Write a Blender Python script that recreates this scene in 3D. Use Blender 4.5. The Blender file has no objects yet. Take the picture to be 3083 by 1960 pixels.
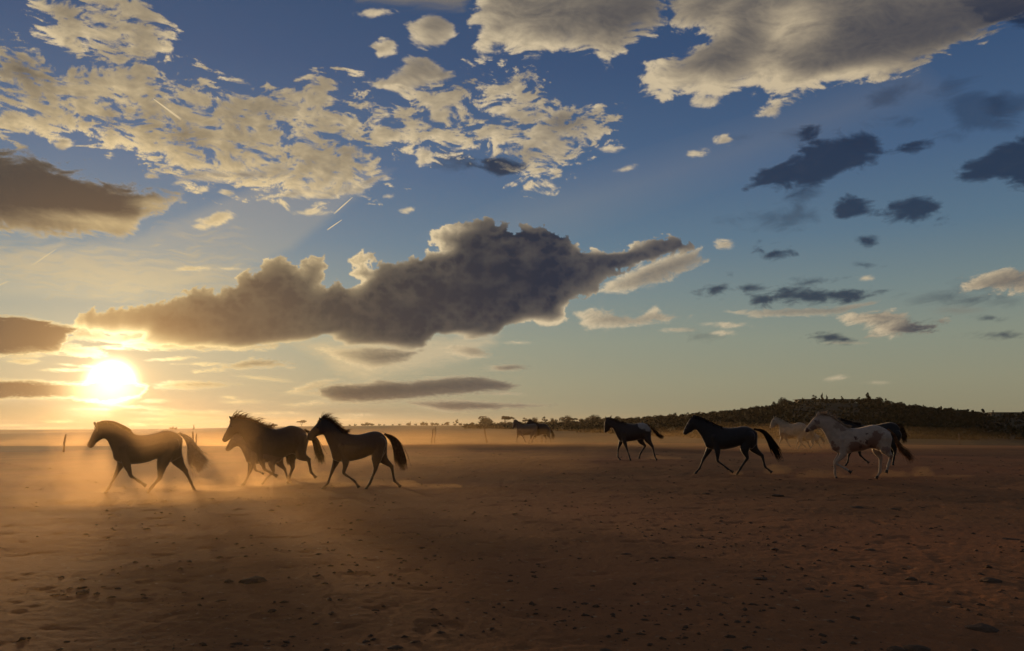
import bpy, bmesh, math, random
import numpy as np
from mathutils import Vector, Matrix
random.seed(7); np.random.seed(7)
sc = bpy.context.scene
COL = sc.collection
R = math.radians
# ---------------------------------------------------------------- camera, world, sun, exposure
F = 2374.0; PITCH = 7.2; EYE = 1.68
cam = bpy.data.cameras.new('camera'); camo = bpy.data.objects.new('camera', cam); COL.objects.link(camo)
cam.sensor_width = 36; cam.lens = 36*F/3083; cam.clip_start = .1; cam.clip_end = 40000
camo.location = (0, 0, EYE); camo.rotation_euler = (R(90+PITCH), 0, 0); sc.camera = camo
sc.view_settings.view_transform = 'Standard'; sc.view_settings.look = 'None'; sc.view_settings.exposure = 0; sc.view_settings.gamma = 1
sc.cycles.use_denoising = True
sc.cycles.max_bounces = 6; sc.cycles.volume_bounces = 0; sc.cycles.transparent_max_bounces = 128
sc.cycles.diffuse_bounces = 2; sc.cycles.glossy_bounces = 1; sc.cycles.sample_clamp_indirect = 4
SUN_AZ, SUN_EL = -26.9, 2.75
SUN = Vector((math.sin(R(SUN_AZ))*math.cos(R(SUN_EL)), math.cos(R(SUN_AZ))*math.cos(R(SUN_EL)), math.sin(R(SUN_EL))))
sl = bpy.data.lights.new('sun', 'SUN'); slo = bpy.data.objects.new('sun', sl); COL.objects.link(slo)
sl.energy = 4.0; sl.angle = R(5); sl.color = (1.0, .68, .36)
slo.rotation_euler = (-SUN).to_track_quat('-Z', 'Y').to_euler()

def lin(c):
    return tuple((v/255./12.92 if v/255. <= .04045 else ((v/255.+.055)/1.055)**2.4) for v in c)
class NT:
    """small helper to write node trees"""
    def __init__(s, nt): s.nt = nt
    def n(s, t, **kw):
        nd = s.nt.nodes.new(t)
        for k, v in kw.items(): setattr(nd, k, v)
        return nd
    def lk(s, a, b): s.nt.links.new(a, b)
    def put(s, v, sock):
        if isinstance(v, bpy.types.NodeSocket): s.lk(v, sock)
        else: sock.default_value = v
    def m(s, op, a, b=None, c=None, clamp=False):
        nd = s.n('ShaderNodeMath', operation=op, use_clamp=clamp); s.put(a, nd.inputs[0])
        if b is not None: s.put(b, nd.inputs[1])
        if c is not None: s.put(c, nd.inputs[2])
        return nd.outputs[0]
    def vm(s, op, a, b=None):
        nd = s.n('ShaderNodeVectorMath', operation=op); s.put(a, nd.inputs[0])
        if b is not None: s.put(b, nd.inputs[1])
        return nd.outputs['Value' if op in ('DOT_PRODUCT', 'LENGTH', 'DISTANCE') else 'Vector']
    def ramp(s, fac, stops, scale, interp='LINEAR'):
        f = s.m('DIVIDE', fac, scale, clamp=True); nd = s.n('ShaderNodeValToRGB'); cr = nd.color_ramp; cr.interpolation = interp
        for i, (p, c) in enumerate(stops):
            e = cr.elements[i] if i < 2 else cr.elements.new(p/scale)
            e.position = p/scale; e.color = (*lin(c), 1)
        s.lk(f, nd.inputs[0]); return nd.outputs[0]
    def mix(s, f, a, b, mode='MIX'):
        nd = s.n('ShaderNodeMix', data_type='RGBA', blend_type=mode)
        s.put(f, nd.inputs[0])
        for v, k in ((a, 6), (b, 7)):
            if isinstance(v, tuple) and len(v) == 3: v = (*v, 1)
            s.put(v, nd.inputs[k])
        return nd.outputs[2]
    def scale(s, col, f):
        nd = s.n('ShaderNodeVectorMath', operation='SCALE'); s.put(col, nd.inputs[0]); s.put(f, nd.inputs['Scale']); return nd.outputs[0]
    def add(s, a, b): return s.vm('ADD', a, b)
    def expd(s, x, d): return s.m('EXPONENT', s.m('DIVIDE', x, -d))
    def noise(s, co, scale, detail=4, rough=.5, dist=0):
        nd = s.n('ShaderNodeTexNoise'); s.lk(co, nd.inputs['Vector']); nd.inputs['Scale'].default_value = scale
        nd.inputs['Detail'].default_value = detail; nd.inputs['Roughness'].default_value = rough; nd.inputs['Distortion'].default_value = dist
        return nd.outputs[0]
    def theta(s, v):
        d = s.vm('DOT_PRODUCT', s.vm('NORMALIZE', v), tuple(SUN)); d = s.m('MINIMUM', s.m('MAXIMUM', d, -.99999), .9999999)
        return s.m('DEGREES', s.m('ARCCOSINE', d))
world = bpy.data.worlds.new("World"); sc.world = world; world.use_nodes = True
W = NT(world.node_tree); bg = world.node_tree.nodes['Background']
tc = W.n('ShaderNodeTexCoord').outputs['Generated']
th = W.theta(tc); sep = W.n('ShaderNodeSeparateXYZ'); W.lk(W.vm('NORMALIZE', tc), sep.inputs[0])
el = W.m('MAXIMUM', W.m('DEGREES', W.m('ARCSINE', sep.outputs[2])), 0.0)
SKY = [(0, (140, 134, 108)), (3, (142, 142, 120)), (6, (135, 143, 129)), (9, (117, 134, 135)), (13, (90, 117, 138)), (18, (70, 98, 132)), (25, (52, 78, 116)), (32, (42, 68, 104)), (50, (52, 76, 112)), (90, (62, 84, 118))]
base = W.ramp(el, SKY, 90.0)
base = W.scale(base, W.m('ADD', 1.0, W.m('MULTIPLY', W.expd(th, 30), .22)))
lowg = W.m('ADD', W.m('MULTIPLY', W.expd(el, 11), .78), .22)
def gl(col, d): return W.scale(col, W.expd(th, d))
g = W.add(gl((.15, .095, .04), 9), W.add(gl((.155, .140, .10), 24), W.add(gl((.75, .47, .18), 2.2), gl((5.0, 3.2, 1.3), .55))))
g = W.scale(g, lowg)
t2 = W.m('POWER', W.m('DIVIDE', th, .80), 2.0)
g = W.add(g, W.scale((30, 24, 14), W.m('EXPONENT', W.m('MULTIPLY', t2, -1.0))))
nish = W.n('ShaderNodeTexSky', sky_type='NISHITA'); nish.sun_disc = False; nish.sun_elevation = R(SUN_EL); nish.sun_rotation = R(SUN_AZ)
nish.dust_density = 2; nish.ozone_density = 2
nscale = W.scale(nish.outputs[0], .06)
skyc = W.mix(.12, W.add(base, g), nscale)
W.lk(skyc, bg.inputs[0]); bg.inputs[1].default_value = 1.0
world.cycles.sampling_method = 'MANUAL'; world.cycles.sample_map_resolution = 2048

# ---------------------------------------------------------------- helpers
def tag(o, label=None, cat=None, group=None, kind=None):
    if label: o['label'] = label
    if cat: o['category'] = cat
    if group: o['group'] = group
    if kind: o['kind'] = kind
    return o
def link(name, me, mat=None, parent=None):
    o = bpy.data.objects.new(name, me); COL.objects.link(o)
    if mat and hasattr(me, 'materials'): me.materials.append(mat)
    if parent: o.parent = parent
    return o
def np_mesh(name, V, Q, smooth=True):
    """V (n,3), Q (m,3|4) int arrays"""
    V = np.asarray(V, np.float32); Q = np.asarray(Q, np.int32); me = bpy.data.meshes.new(name)
    me.vertices.add(len(V)); me.vertices.foreach_set('co', V.ravel())
    k = Q.shape[1]; me.loops.add(Q.size); me.loops.foreach_set('vertex_index', Q.ravel())
    me.polygons.add(len(Q)); me.polygons.foreach_set('loop_start', np.arange(0, Q.size, k, dtype=np.int32))
    try: me.polygons.foreach_set('loop_total', np.full(len(Q), k, np.int32))
    except Exception: pass
    me.update(calc_edges=True)
    if smooth: me.polygons.foreach_set('use_smooth', np.ones(len(Q), bool))
    me.validate(); return me
def attr(me, name, vals):
    a = me.attributes.new(name, 'FLOAT', 'POINT'); a.data.foreach_set('value', np.asarray(vals, np.float32).ravel())
def material(name, col, rough=.9, spec=.2):
    m = bpy.data.materials.new(name); m.use_nodes = True; b = m.node_tree.nodes['Principled BSDF']
    b.inputs['Base Color'].default_value = (*col, 1); b.inputs['Roughness'].default_value = rough; b.inputs['Specular IOR Level'].default_value = spec
    return m, NT(m.node_tree), b
class Geo:
    """collects vertices and faces of mixed size"""
    def __init__(s): s.v = []; s.f = []
    def tube(s, pts, rad, n=8, squash=1.0, caps=True, side=None):
        """pts list of 3-vectors, rad list; rings perpendicular to the path"""
        pts = [Vector(p) for p in pts]; base = len(s.v); up = Vector((0, 1, 0)) if side is None else Vector(side)
        for i, p in enumerate(pts):
            t = (pts[min(i+1, len(pts)-1)]-pts[max(i-1, 0)]).normalized()
            a = t.cross(up)
            if a.length < 1e-4: a = t.cross(Vector((1, 0, .01)))
            a.normalize(); b = a.cross(t).normalized()
            for k in range(n):
                an = 2*math.pi*k/n; s.v.append(p+a*math.cos(an)*rad[i]+b*math.sin(an)*rad[i]*squash)
        for i in range(len(pts)-1):
            for k in range(n):
                q = base+i*n; s.f.append((q+k, q+(k+1) % n, q+n+(k+1) % n, q+n+k))
        if caps:
            s.f.append(tuple(range(base+n-1, base-1, -1))); e = base+(len(pts)-1)*n; s.f.append(tuple(range(e, e+n)))
    def ball(s, c, rx, ry, rz, seg=12, rings=8):
        base = len(s.v); c = Vector(c)
        s.v.append(c+Vector((0, 0, rz)))
        for i in range(1, rings):
            for k in range(seg):
                a = math.pi*i/rings; b = 2*math.pi*k/seg
                s.v.append(c+Vector((rx*math.sin(a)*math.cos(b), ry*math.sin(a)*math.sin(b), rz*math.cos(a))))
        s.v.append(c+Vector((0, 0, -rz))); last = len(s.v)-1
        for k in range(seg):
            s.f.append((base, base+1+k, base+1+(k+1) % seg)); q = base+1+(rings-2)*seg; s.f.append((last, q+(k+1) % seg, q+k))
        for i in range(rings-2):
            for k in range(seg):
                q = base+1+i*seg; s.f.append((q+k, q+seg+k, q+seg+(k+1) % seg, q+(k+1) % seg))
    def box(s, a, b):
        base = len(s.v); s.v += [Vector((x, y, z)) for z in (a[2], b[2]) for x, y in ((a[0], a[1]), (b[0], a[1]), (b[0], b[1]), (a[0], b[1]))]
        for f in ((3, 2, 1, 0), (4, 5, 6, 7), (0, 1, 5, 4), (1, 2, 6, 5), (2, 3, 7, 6), (3, 0, 4, 7)): s.f.append(tuple(base+i for i in f))
    def mesh(s, name, smooth=True):
        me = bpy.data.meshes.new(name); me.from_pydata([tuple(v) for v in s.v], [], s.f); me.update()
        if smooth: me.polygons.foreach_set('use_smooth', [True]*len(me.polygons))
        return me
def ray(px, py):
    u = (px-1541.5)/F; v = (980-py)/F; c, s = math.cos(R(PITCH)), math.sin(R(PITCH))
    return Vector((u, c-s*v, s+c*v))

# ---------------------------------------------------------------- cloud fields
# Clouds are laid out on the celestial sphere in angular units (ac = across, up = down from a
# direction 23.1 deg above the horizon), 1854 units to the radian.
UNI = 1854.0
SUNC = (262.0, 905.0)
def lattice(seed):
    r = np.random.RandomState(seed); a = r.rand(256)*2*np.pi
    return r.permutation(256), np.cos(a), np.sin(a)
_L = {}
def gnoise(x, y, seed=0):
    if seed not in _L: _L[seed] = lattice(seed)
    P, gx, gy = _L[seed]
    xi = np.floor(x).astype(np.int64); yi = np.floor(y).astype(np.int64)
    xf = (x-xi).astype(np.float32); yf = (y-yi).astype(np.float32)
    u = xf*xf*xf*(xf*(xf*6-15)+10); v = yf*yf*yf*(yf*(yf*6-15)+10)
    def g(ix, iy, fx, fy):
        h = P[(P[ix & 255]+iy) & 255]
        return gx[h]*fx+gy[h]*fy
    a = g(xi, yi, xf, yf); b = g(xi+1, yi, xf-1, yf); c = g(xi, yi+1, xf, yf-1); d = g(xi+1, yi+1, xf-1, yf-1)
    return ((a+(b-a)*u)*(1-v)+(c+(d-c)*u)*v)*1.5
def fbm(x, y, seed=0, octs=5, gain=.5, billow=False):
    s = 0; a = 1.0; t = 0
    for o in range(octs):
        n = gnoise(x*2**o+o*17.3, y*2**o+o*9.1, seed+o)
        if billow: n = 1-2.6*np.abs(n)
        s = s+a*n; t += a; a *= gain
    return s/t
def poly_sdf(X, Y, pts):
    p = np.array(pts, float); q = np.roll(p, -1, 0)
    best = np.full(X.shape, 1e9, np.float32); ins = np.zeros(X.shape, bool)
    for (x0, y0), (x1, y1) in zip(p, q):
        ex, ey = x1-x0, y1-y0; L = ex*ex+ey*ey+1e-9
        t = np.clip(((X-x0)*ex+(Y-y0)*ey)/L, 0, 1)
        best = np.minimum(best, (X-x0-t*ex)**2+(Y-y0-t*ey)**2)
        c = (y0 > Y) != (y1 > Y)
        if abs(ey) > 1e-9: ins ^= c & (X < (Y-y0)*ex/ey+x0)
    return np.where(ins, 1, -1)*np.sqrt(best)
def ell_sdf(X, Y, e):
    cx, cy, rx, ry = e[:4]; a = np.radians(e[4]) if len(e) > 4 else 0
    u = (X-cx)*np.cos(a)+(Y-cy)*np.sin(a); v = -(X-cx)*np.sin(a)+(Y-cy)*np.cos(a)
    k = np.sqrt((u/rx)**2+(v/ry)**2)
    return (1-k)*min(rx, ry)
def sstep(a, b, x):
    t = np.clip((x-a)/(b-a), 0, 1); return t*t*(3-2*t)
def blur(a, r):
    for _ in range(2):
        for ax in (0, 1):
            c = np.cumsum(np.pad(a, [(r+1, r) if i == ax else (0, 0) for i in (0, 1)], mode='edge'), axis=ax, dtype=np.float64)
            n = a.shape[ax]
            a = ((np.take(c, np.arange(2*r+1, 2*r+1+n), ax)-np.take(c, np.arange(0, n), ax))/(2*r+1)).astype(np.float32)
    return a
# kind: (soft, noise amplitude in units, tone, interior shade depth, billow, max opacity)
KIND = {
 'field': (22, 34, .90, 90, 0, 1),   'puff': (7, 13, .95, 45, 0, .95), 'gray': (14, 22, .55, 30, 0, 1),
 'dark': (13, 26, .0, 20, 0, .85),  'faint': (26, 24, .0, 30, 0, .45), 'gold': (5, 13, .85, 30, 0, .95),
 'rim': (6, 12, .60, 14, 0, 1),       'veil': (46, 52, .75, 400, 0, .40), 'soft': (22, 16, .85, 200, 0, .7),
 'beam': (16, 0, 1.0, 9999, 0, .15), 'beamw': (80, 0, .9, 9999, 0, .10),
 'streak': (4, 9, .8, 30, 0, .8),    'mist': (18, 8, .35, 60, 0, .6), 'mass': (9, 20, .75, 60, 0, 1)}
BACK = [
 ('beam', [(560,648),(690,590),(932,396),(800,400),(600,430),(300,560),(-90,600),(-90,700),(300,712)]), ('beamw', [(980,560),(1300,420),(1750,280),(2150,130),(2250,220),(1750,420),(1350,560),(1100,600)]),  # sunlit air beside the bank's shadow, painted as pale sheets
 ('field', [(60,-40),(310,-40),(355,50),(388,128),(340,165),(400,188),(500,198),(545,228),(600,208),(700,200),(820,180),(770,215),(800,255),(880,290),(985,300),(1000,325),(900,350),(870,372),(920,402),(860,455),(740,462),(620,455),(480,428),(400,405),(345,385),(325,345),(250,340),(150,305),(-60,310),(-60,95),(60,110),(130,150),(150,110),(90,60)]),
 ('streak', [(605,470),(690,442),(800,440),(915,405),(850,455),(760,470),(700,466)]),
 ('streak', [(400,410),(520,395),(640,400),(700,420),(560,430),(430,425)]),
 ('puff', [(855,192),(905,185),(960,145),(1000,140),(1092,180),(1050,192),(1010,200),(960,215),(905,215)]),
 ('field', [(825,248),(915,252),(1010,215),(1130,178),(1240,180),(1262,210),(1205,252),(1130,295),(1070,330),(1000,352),(955,335),(950,300),(870,290)]),
 ('field', [(1050,322),(1160,285),(1200,250),(1290,248),(1375,262),(1437,298),(1400,340),(1310,350),(1345,370),(1310,400),(1270,425),(1215,422),(1255,380),(1210,352),(1150,350),(1090,345)]),
 ('dark', (1175,392,55,22,8)), ('faint', (1080,378,60,22,10)),
 ('puff', (997,365,19,25)), ('puff', (903,112,28,15)), ('puff', (1018,72,58,40)), ('puff', (962,493,17,7,-8)), ('puff', (536,452,22,9)), ('puff', (500,520,50,16,-20)),
 ('puff', (880,30,45,12)), ('puff', (1430,350,25,6)), ('puff', (1470,398,22,6,-12)), ('puff', (150,338,22,14)), ('puff', (650,400,60,18)), ('puff',(820,355,50,16)), ('puff',(730,500,32,8)),
 ('mass', [(1088,50),(1110,15),(1140,-40),(1560,-40),(1565,40),(1540,85),(1500,75),(1468,112),(1425,148),(1390,120),(1340,122),(1255,138),(1175,125),(1105,118),(1115,80)]),
 ('mist', [(820,-30),(1130,-30),(1090,28),(960,18),(840,8)]),
 ('mass', [(1565,-40),(2520,-60),(2400,30),(2330,75),(2250,108),(2160,160),(2060,190),(1920,215),(1835,238),(1800,228),(1750,205),(1700,228),(1640,222),(1560,240),(1512,205),(1518,150),(1580,118),(1600,128),(1660,100),(1650,70),(1590,72)]),
 ('puff', (1655,238,38,14)), ('puff', (1808,262,24,14,-20)), ('puff', (1820,240,20,14)),
 ('puff', (1702,328,22,13)), ('faint', (1738,324,34,9,-5)), ('puff', (1637,360,26,9,-18)),
 ('gray', [(-60,345),(0,358),(60,365),(150,385),(200,420),(300,440),(420,452),(436,478),(345,508),(325,535),(290,550),(160,556),(60,548),(-60,548)]),
 ('veil', [(-60,575),(120,560),(320,590),(480,600),(640,620),(600,700),(450,720),(300,718),(150,690),(-60,640)]),
 ('veil', [(380,545),(500,540),(575,555),(500,575),(400,565)]), ('streak', (450,632,42,7)), ('streak', (540,632,30,4)),
 # thin streaks and low gold bands
 ('streak', (880,700,30,5)), ('gold',(240,930,90,7)), ('gold',(60,925,110,6)), ('gold',(120,905,70,5)), ('gold',(420,905,70,5)), ('gold',(520,982,110,5)), ('gold',(640,972,90,5)), ('gold',(330,958,60,4)), ('gold',(400,998,90,4)), ('gold',(30,1000,60,4)), ('gold',(120,1006,90,3)), ('gold',(740,925,60,6)), ('gold',(860,905,70,6)), ('gold',(1180,925,50,5)), ('gold',(90,770,70,10)), ('gold',(60,812,80,10)), ('gold',(120,800,50,8)),
 # gold-rimmed bands round the sun
 ('rim', [(-60,738),(60,742),(135,758),(195,772),(165,792),(140,832),(60,836),(-60,842)]), ('gold', (195,828,62,14,5)), ('gold',(55,850,45,8)),
 ('gold', [(190,765),(260,785),(345,778),(420,795),(540,812),(660,806),(650,825),(480,826),(330,826),(270,812),(200,800),(150,800)]),
 ('gold', [(395,857),(480,850),(540,856),(590,840),(640,846),(695,856),(645,866),(560,870),(458,880),(452,872),(520,862)]),
 ('soft', [(660,798),(900,790),(1180,780),(1165,812),(1100,850),(1010,872),(860,900),(790,885),(755,850),(715,830)]),
 ('gold', [(740,820),(900,815),(1000,822),(960,850),(880,872),(820,858)]), ('gold', (1100,828,55,15,8)), ('rim', (1188,865,52,8,-2)), ('puff', (1218,806,30,4)),
 ('rim', [(745,912),(790,900),(850,900),(890,890),(950,896),(1050,884),(1130,884),(1228,906),(1190,920),(1050,932),(900,946),(780,950),(750,932)]),
 ('gold', [(655,925),(740,893),(800,890),(760,912),(700,928)]), ('gold', [(645,952),(740,940),(790,950),(700,958)]),
 ('rim', [(950,945),(1060,938),(1150,944),(1312,953),(1200,962),(1050,970),(985,958)]), ('mist', (860,967,130,8)),
 ('rim', [(-60,888),(100,893),(180,900),(250,890),(355,905),(330,935),(250,950),(150,938),(-60,942)]),
 ('gold', [(350,908),(400,894),(480,895),(580,905),(500,913),(380,918)]), ('gold', (150,870,60,5)),
 ('gold', [(220,950),(330,955),(560,972),(400,970)]), ('streak', (470,975,160,9,2)), ('streak', (640,985,150,8,0)), ('streak', (420,985,120,6)), ('streak', (90,1012,120,6)), ('streak',(220,962,60,4)),
 ('mist', [(-60,942),(170,942),(260,955),(270,985),(150,1005),(-60,1008)]),
 # right half, low
 ('puff', [(1390,692),(1450,648),(1500,620),(1560,602),(1658,578),(1645,598),(1668,612),(1610,640),(1540,670),(1470,690)]),
 ('puff', [(1345,738),(1390,722),(1430,730),(1490,745),(1540,718),(1560,738),(1625,742),(1560,760),(1450,772),(1380,778)]),
 ('puff', (1702,574,22,11)), ('streak', (1595,776,45,6)), ('faint', (1655,790,40,13)), ('puff',(1700,783,30,8)), ('puff',(1705,765,50,8)),
 ('mass', [(2258,662),(2300,640),(2345,626),(2460,628),(2460,692),(2400,690),(2330,682),(2285,692),(2262,690)]),
 ('mass', [(1965,745),(2060,722),(2120,735),(2150,755),(2232,752),(2190,782),(2100,796),(2030,798),(2045,775),(1990,765)]),
 ('dark', [(2085,790),(2130,750),(2232,752),(2190,780),(2130,795)]),
 ('dark', [(1880,800),(1920,778),(1960,788),(2010,800),(1950,806)]), ('streak',(1990,806,60,4)),
 ('streak', [(1700,732),(1850,725),(1960,722),(2080,705),(2060,715),(1960,742),(1780,748)]),
 ('dark', [(1612,685),(1670,668),(1760,664),(1800,680),(1730,692)]), ('dark', [(1750,690),(1850,672),(1940,680),(2110,678),(2000,702),(1860,722),(1780,715)]),
 ('dark', (1910,662,60,9,-6)), ('faint',(2230,700,80,14)), ('faint',(2340,712,60,12)), ('faint',(2300,675,60,20)), ('mist',(2250,730,60,10)),
 ('dark', (2345,786,65,8)), ('dark', (2320,748,28,7)), ('puff',(2038,654,22,7)), ('puff',(1965,889,32,7,-8)), ('puff',(2062,900,28,4)),
 ('dark', [(1755,442),(1795,398),(1850,385),(1880,360),(1905,308),(1960,303),(2060,320),(2082,345),(2060,380),(1975,402),(1930,432),(1840,452)]),
 ('dark', (2140,340,58,15,-15)), ('dark', [(2235,418),(2290,378),(2340,335),(2480,290),(2480,450),(2300,425)]),
 ('dark', (1992,486,52,22)), ('dark', [(2045,512),(2090,482),(2150,458),(2252,492),(2240,518),(2150,524)]),
 ('faint', [(1690,515),(1800,490),(1920,485),(1925,520),(1830,538)]), ('faint',(1890,455,45,28)),
 ('dark', [(1760,572),(1785,566),(1805,585),(1860,568),(1898,590),(1880,606),(1790,607)]), ('dark',(2040,566,27,11,14)), ('dark',(2042,621,24,6)), ('dark',(1722,648,12,7)),
 ('faint',(2100,215,60,26,-14)), ('faint',(2290,255,110,55,20)), ('faint',(2140,285,70,14)), ('faint',(2235,318,36,12)), ('faint',(2370,250,60,40)), ('faint',(1950,330,90,16)), ('dark',(2370,15,140,40,8)),
]
_r = np.random.RandomState(12)
for _i in range(34):
    _x = _r.uniform(-20, 900); _y = _r.uniform(762, 1000) if _x < 300 else _r.uniform(838, 1000)
    BACK.append(('gold' if _r.rand() < .7 else 'streak', (_x, _y, _r.uniform(18, 70), _r.uniform(3, 7), _r.uniform(-4, 6))))
for _i in range(16): BACK.append(('puff', (_r.uniform(100, 1000), _r.uniform(395, 470), _r.uniform(10, 30), _r.uniform(4, 9), _r.uniform(-15, 5))))
BANK = [(180,748),(200,735),(230,737),(300,732),(400,716),(436,708),(440,690),(470,683),(500,688),(520,700),(535,682),(562,672),(560,655),(585,645),(618,642),(622,622),(635,610),(655,607),(680,615),(695,640),(712,648),(715,618),(735,608),(755,612),(767,628),(755,655),(742,672),(780,672),(828,686),(848,660),(832,640),(830,615),(850,600),(868,602),(876,640),(900,628),(950,628),(985,606),(1020,602),(1058,590),(1030,580),(1016,556),(1040,540),(1090,536),(1140,521),(1190,536),(1212,545),(1235,532),(1262,542),(1300,542),(1330,560),(1352,586),(1385,600),(1420,590),(1462,592),(1500,578),(1560,564),(1600,566),(1625,582),(1560,600),(1500,618),(1440,640),(1420,655),(1395,682),(1350,695),(1322,722),(1338,748),(1300,762),(1235,752),(1190,772),(1165,790),(1110,795),(1030,790),(995,818),(950,826),(890,812),(820,812),(760,795),(690,800),(640,812),(560,822),(480,815),(380,812),(272,806),(335,795),(342,782),(260,788),(205,776),(175,766)]
# hand-placed sun (+) and shade (-) put into the cloud colour: (x, y, rx, ry, angle, amount)
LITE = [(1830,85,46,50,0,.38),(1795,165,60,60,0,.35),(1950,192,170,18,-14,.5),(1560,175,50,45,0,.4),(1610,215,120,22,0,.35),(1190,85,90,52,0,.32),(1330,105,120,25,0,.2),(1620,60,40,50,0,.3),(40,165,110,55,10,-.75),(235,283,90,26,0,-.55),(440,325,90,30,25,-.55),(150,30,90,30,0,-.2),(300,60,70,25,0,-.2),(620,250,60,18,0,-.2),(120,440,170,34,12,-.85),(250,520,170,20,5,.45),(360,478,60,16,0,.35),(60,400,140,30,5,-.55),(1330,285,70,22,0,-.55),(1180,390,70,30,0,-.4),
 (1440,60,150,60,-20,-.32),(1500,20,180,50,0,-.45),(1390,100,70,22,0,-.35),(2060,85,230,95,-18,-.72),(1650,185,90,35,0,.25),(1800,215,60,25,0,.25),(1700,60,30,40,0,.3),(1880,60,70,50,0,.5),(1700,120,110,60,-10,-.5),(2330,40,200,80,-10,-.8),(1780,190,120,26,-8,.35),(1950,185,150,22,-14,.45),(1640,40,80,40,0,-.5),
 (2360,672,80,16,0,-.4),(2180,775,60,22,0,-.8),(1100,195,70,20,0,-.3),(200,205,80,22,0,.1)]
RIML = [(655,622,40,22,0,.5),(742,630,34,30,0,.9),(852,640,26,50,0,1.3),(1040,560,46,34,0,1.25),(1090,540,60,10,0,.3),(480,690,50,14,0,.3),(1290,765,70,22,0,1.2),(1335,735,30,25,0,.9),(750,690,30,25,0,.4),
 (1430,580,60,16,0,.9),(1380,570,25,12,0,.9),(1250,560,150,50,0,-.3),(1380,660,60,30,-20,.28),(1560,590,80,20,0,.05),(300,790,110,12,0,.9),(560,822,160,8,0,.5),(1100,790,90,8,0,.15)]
def cloud_layers(X, Y):
    """X, Y: angular grid. Returns [(alpha, light) back, (alpha, light) bank]."""
    hz = np.maximum(1110-Y, 30)
    S = (hz+160)/700.0                                   # feature size shrinks towards the horizon
    wx = X/(S*1.0); wy = Y/(S*(.62))
    # noise coordinates that stay continuous although the size changes
    lu = (X-1204)/(hz+260)*9.0; lv = np.log(hz+260)*9.0*1.35
    warpx = gnoise(lu*1.3, lv*1.3, 91); warpy = gnoise(lu*1.3+40, lv*1.3, 92)
    lu2 = lu+.22*warpx; lv2 = lv+.22*warpy
    big = fbm(lu2*.8, lv2*1.5, 3, 6, .5); cel = fbm(lu2*2.0+.5*big, lv2*3.4, 21, 5, .55, True)
    med = fbm(lu2*2.1, lv2*3.6, 151, 7, .625); puf = fbm(lu2*4.5+.6*med, lv2*6.5+.6*med, 181, 5, .55, True)
    fin = fbm(lu*9, lv*10, 41, 4, .6); stre = fbm(lu2*1.2, lv2*7, 55, 5, .55)
    size = (hz+200)/800.0
    D = np.full(X.shape, -50, np.float32); W = np.full(X.shape, 1e-6, np.float32); tone = np.zeros_like(D); dep = np.zeros_like(D); op = np.zeros_like(D)
    A = np.zeros_like(D); As = np.zeros_like(D); Ls = np.zeros_like(D)
    x0, dx = X[0, 0], X[0, 1]-X[0, 0]; y0, dy = Y[0, 0], Y[1, 0]-Y[0, 0]
    for kind, g in BACK:
        soft, amp, tn, dp, bl, mx = KIND[kind]
        if isinstance(g, tuple): bx = (g[0]-max(g[2:4])*1.1, g[0]+max(g[2:4])*1.1, g[1]-max(g[2:4])*1.1, g[1]+max(g[2:4])*1.1)
        else:
            q = np.array(g); bx = (q[:, 0].min(), q[:, 0].max(), q[:, 1].min(), q[:, 1].max())
        m = 45
        i0 = max(0, int((bx[0]-m-x0)/dx)); i1 = min(X.shape[1], int((bx[1]+m-x0)/dx)+1); j0 = max(0, int((bx[2]-m-y0)/dy)); j1 = min(X.shape[0], int((bx[3]+m-y0)/dy)+1)
        if i1 <= i0 or j1 <= j0: continue
        s = np.s_[j0:j1, i0:i1]
        sd = ell_sdf(X[s], Y[s], g)*1.4 if isinstance(g, tuple) else poly_sdf(X[s], Y[s], g)
        am = amp*np.clip(size[s], .35, 1.3)
        if isinstance(g, tuple): am = am*min(1, min(g[2:4])/18+.25)
        if kind == 'field': n = big[s]*1.5+med[s]*2.6+.50*puf[s]+.06; sd = np.minimum(sd, 22)
        elif kind in ('streak', 'gold', 'rim'): n = stre[s]*1.2+.35*cel[s]+.3*fin[s]
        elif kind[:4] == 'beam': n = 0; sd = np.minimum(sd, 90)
        elif kind in ('veil', 'soft', 'mist'): n = stre[s]*1.6; sd = np.minimum(sd, 60)
        elif kind in ('dark', 'faint'): n = big[s]*1.6+med[s]*.9
        elif kind == 'mass': n = big[s]*1.2+med[s]*1.5+.35*cel[s]
        else: n = big[s]*.9+med[s]*1.5+.4*cel[s]
        d = sd+am*n
        a = sstep(0, 1, d/soft*.5+.25)*mx
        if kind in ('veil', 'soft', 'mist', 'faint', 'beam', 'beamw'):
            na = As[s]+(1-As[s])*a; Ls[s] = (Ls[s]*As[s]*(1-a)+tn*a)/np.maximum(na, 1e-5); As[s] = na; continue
        w = a**2*np.clip(d+soft, 0, 40)/40+1e-7
        if kind in ('veil', 'soft', 'mist'): w = w*.25
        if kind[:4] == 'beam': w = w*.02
        tone[s] += tn*w; dep[s] += dp*w; W[s] += w
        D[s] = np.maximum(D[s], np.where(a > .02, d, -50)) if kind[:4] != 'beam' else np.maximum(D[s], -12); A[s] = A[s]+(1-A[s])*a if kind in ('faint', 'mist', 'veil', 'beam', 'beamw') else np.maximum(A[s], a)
    tone /= W; dep = dep/W
    sx, sy = SUNC[0]-X, SUNC[1]-Y; r = np.sqrt(sx*sx+sy*sy)+1; sx = (sx/r).astype(np.float32); sy = (sy/r).astype(np.float32)
    JJ, II = np.meshgrid(np.arange(X.shape[0]), np.arange(X.shape[1]), indexing='ij')
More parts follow.
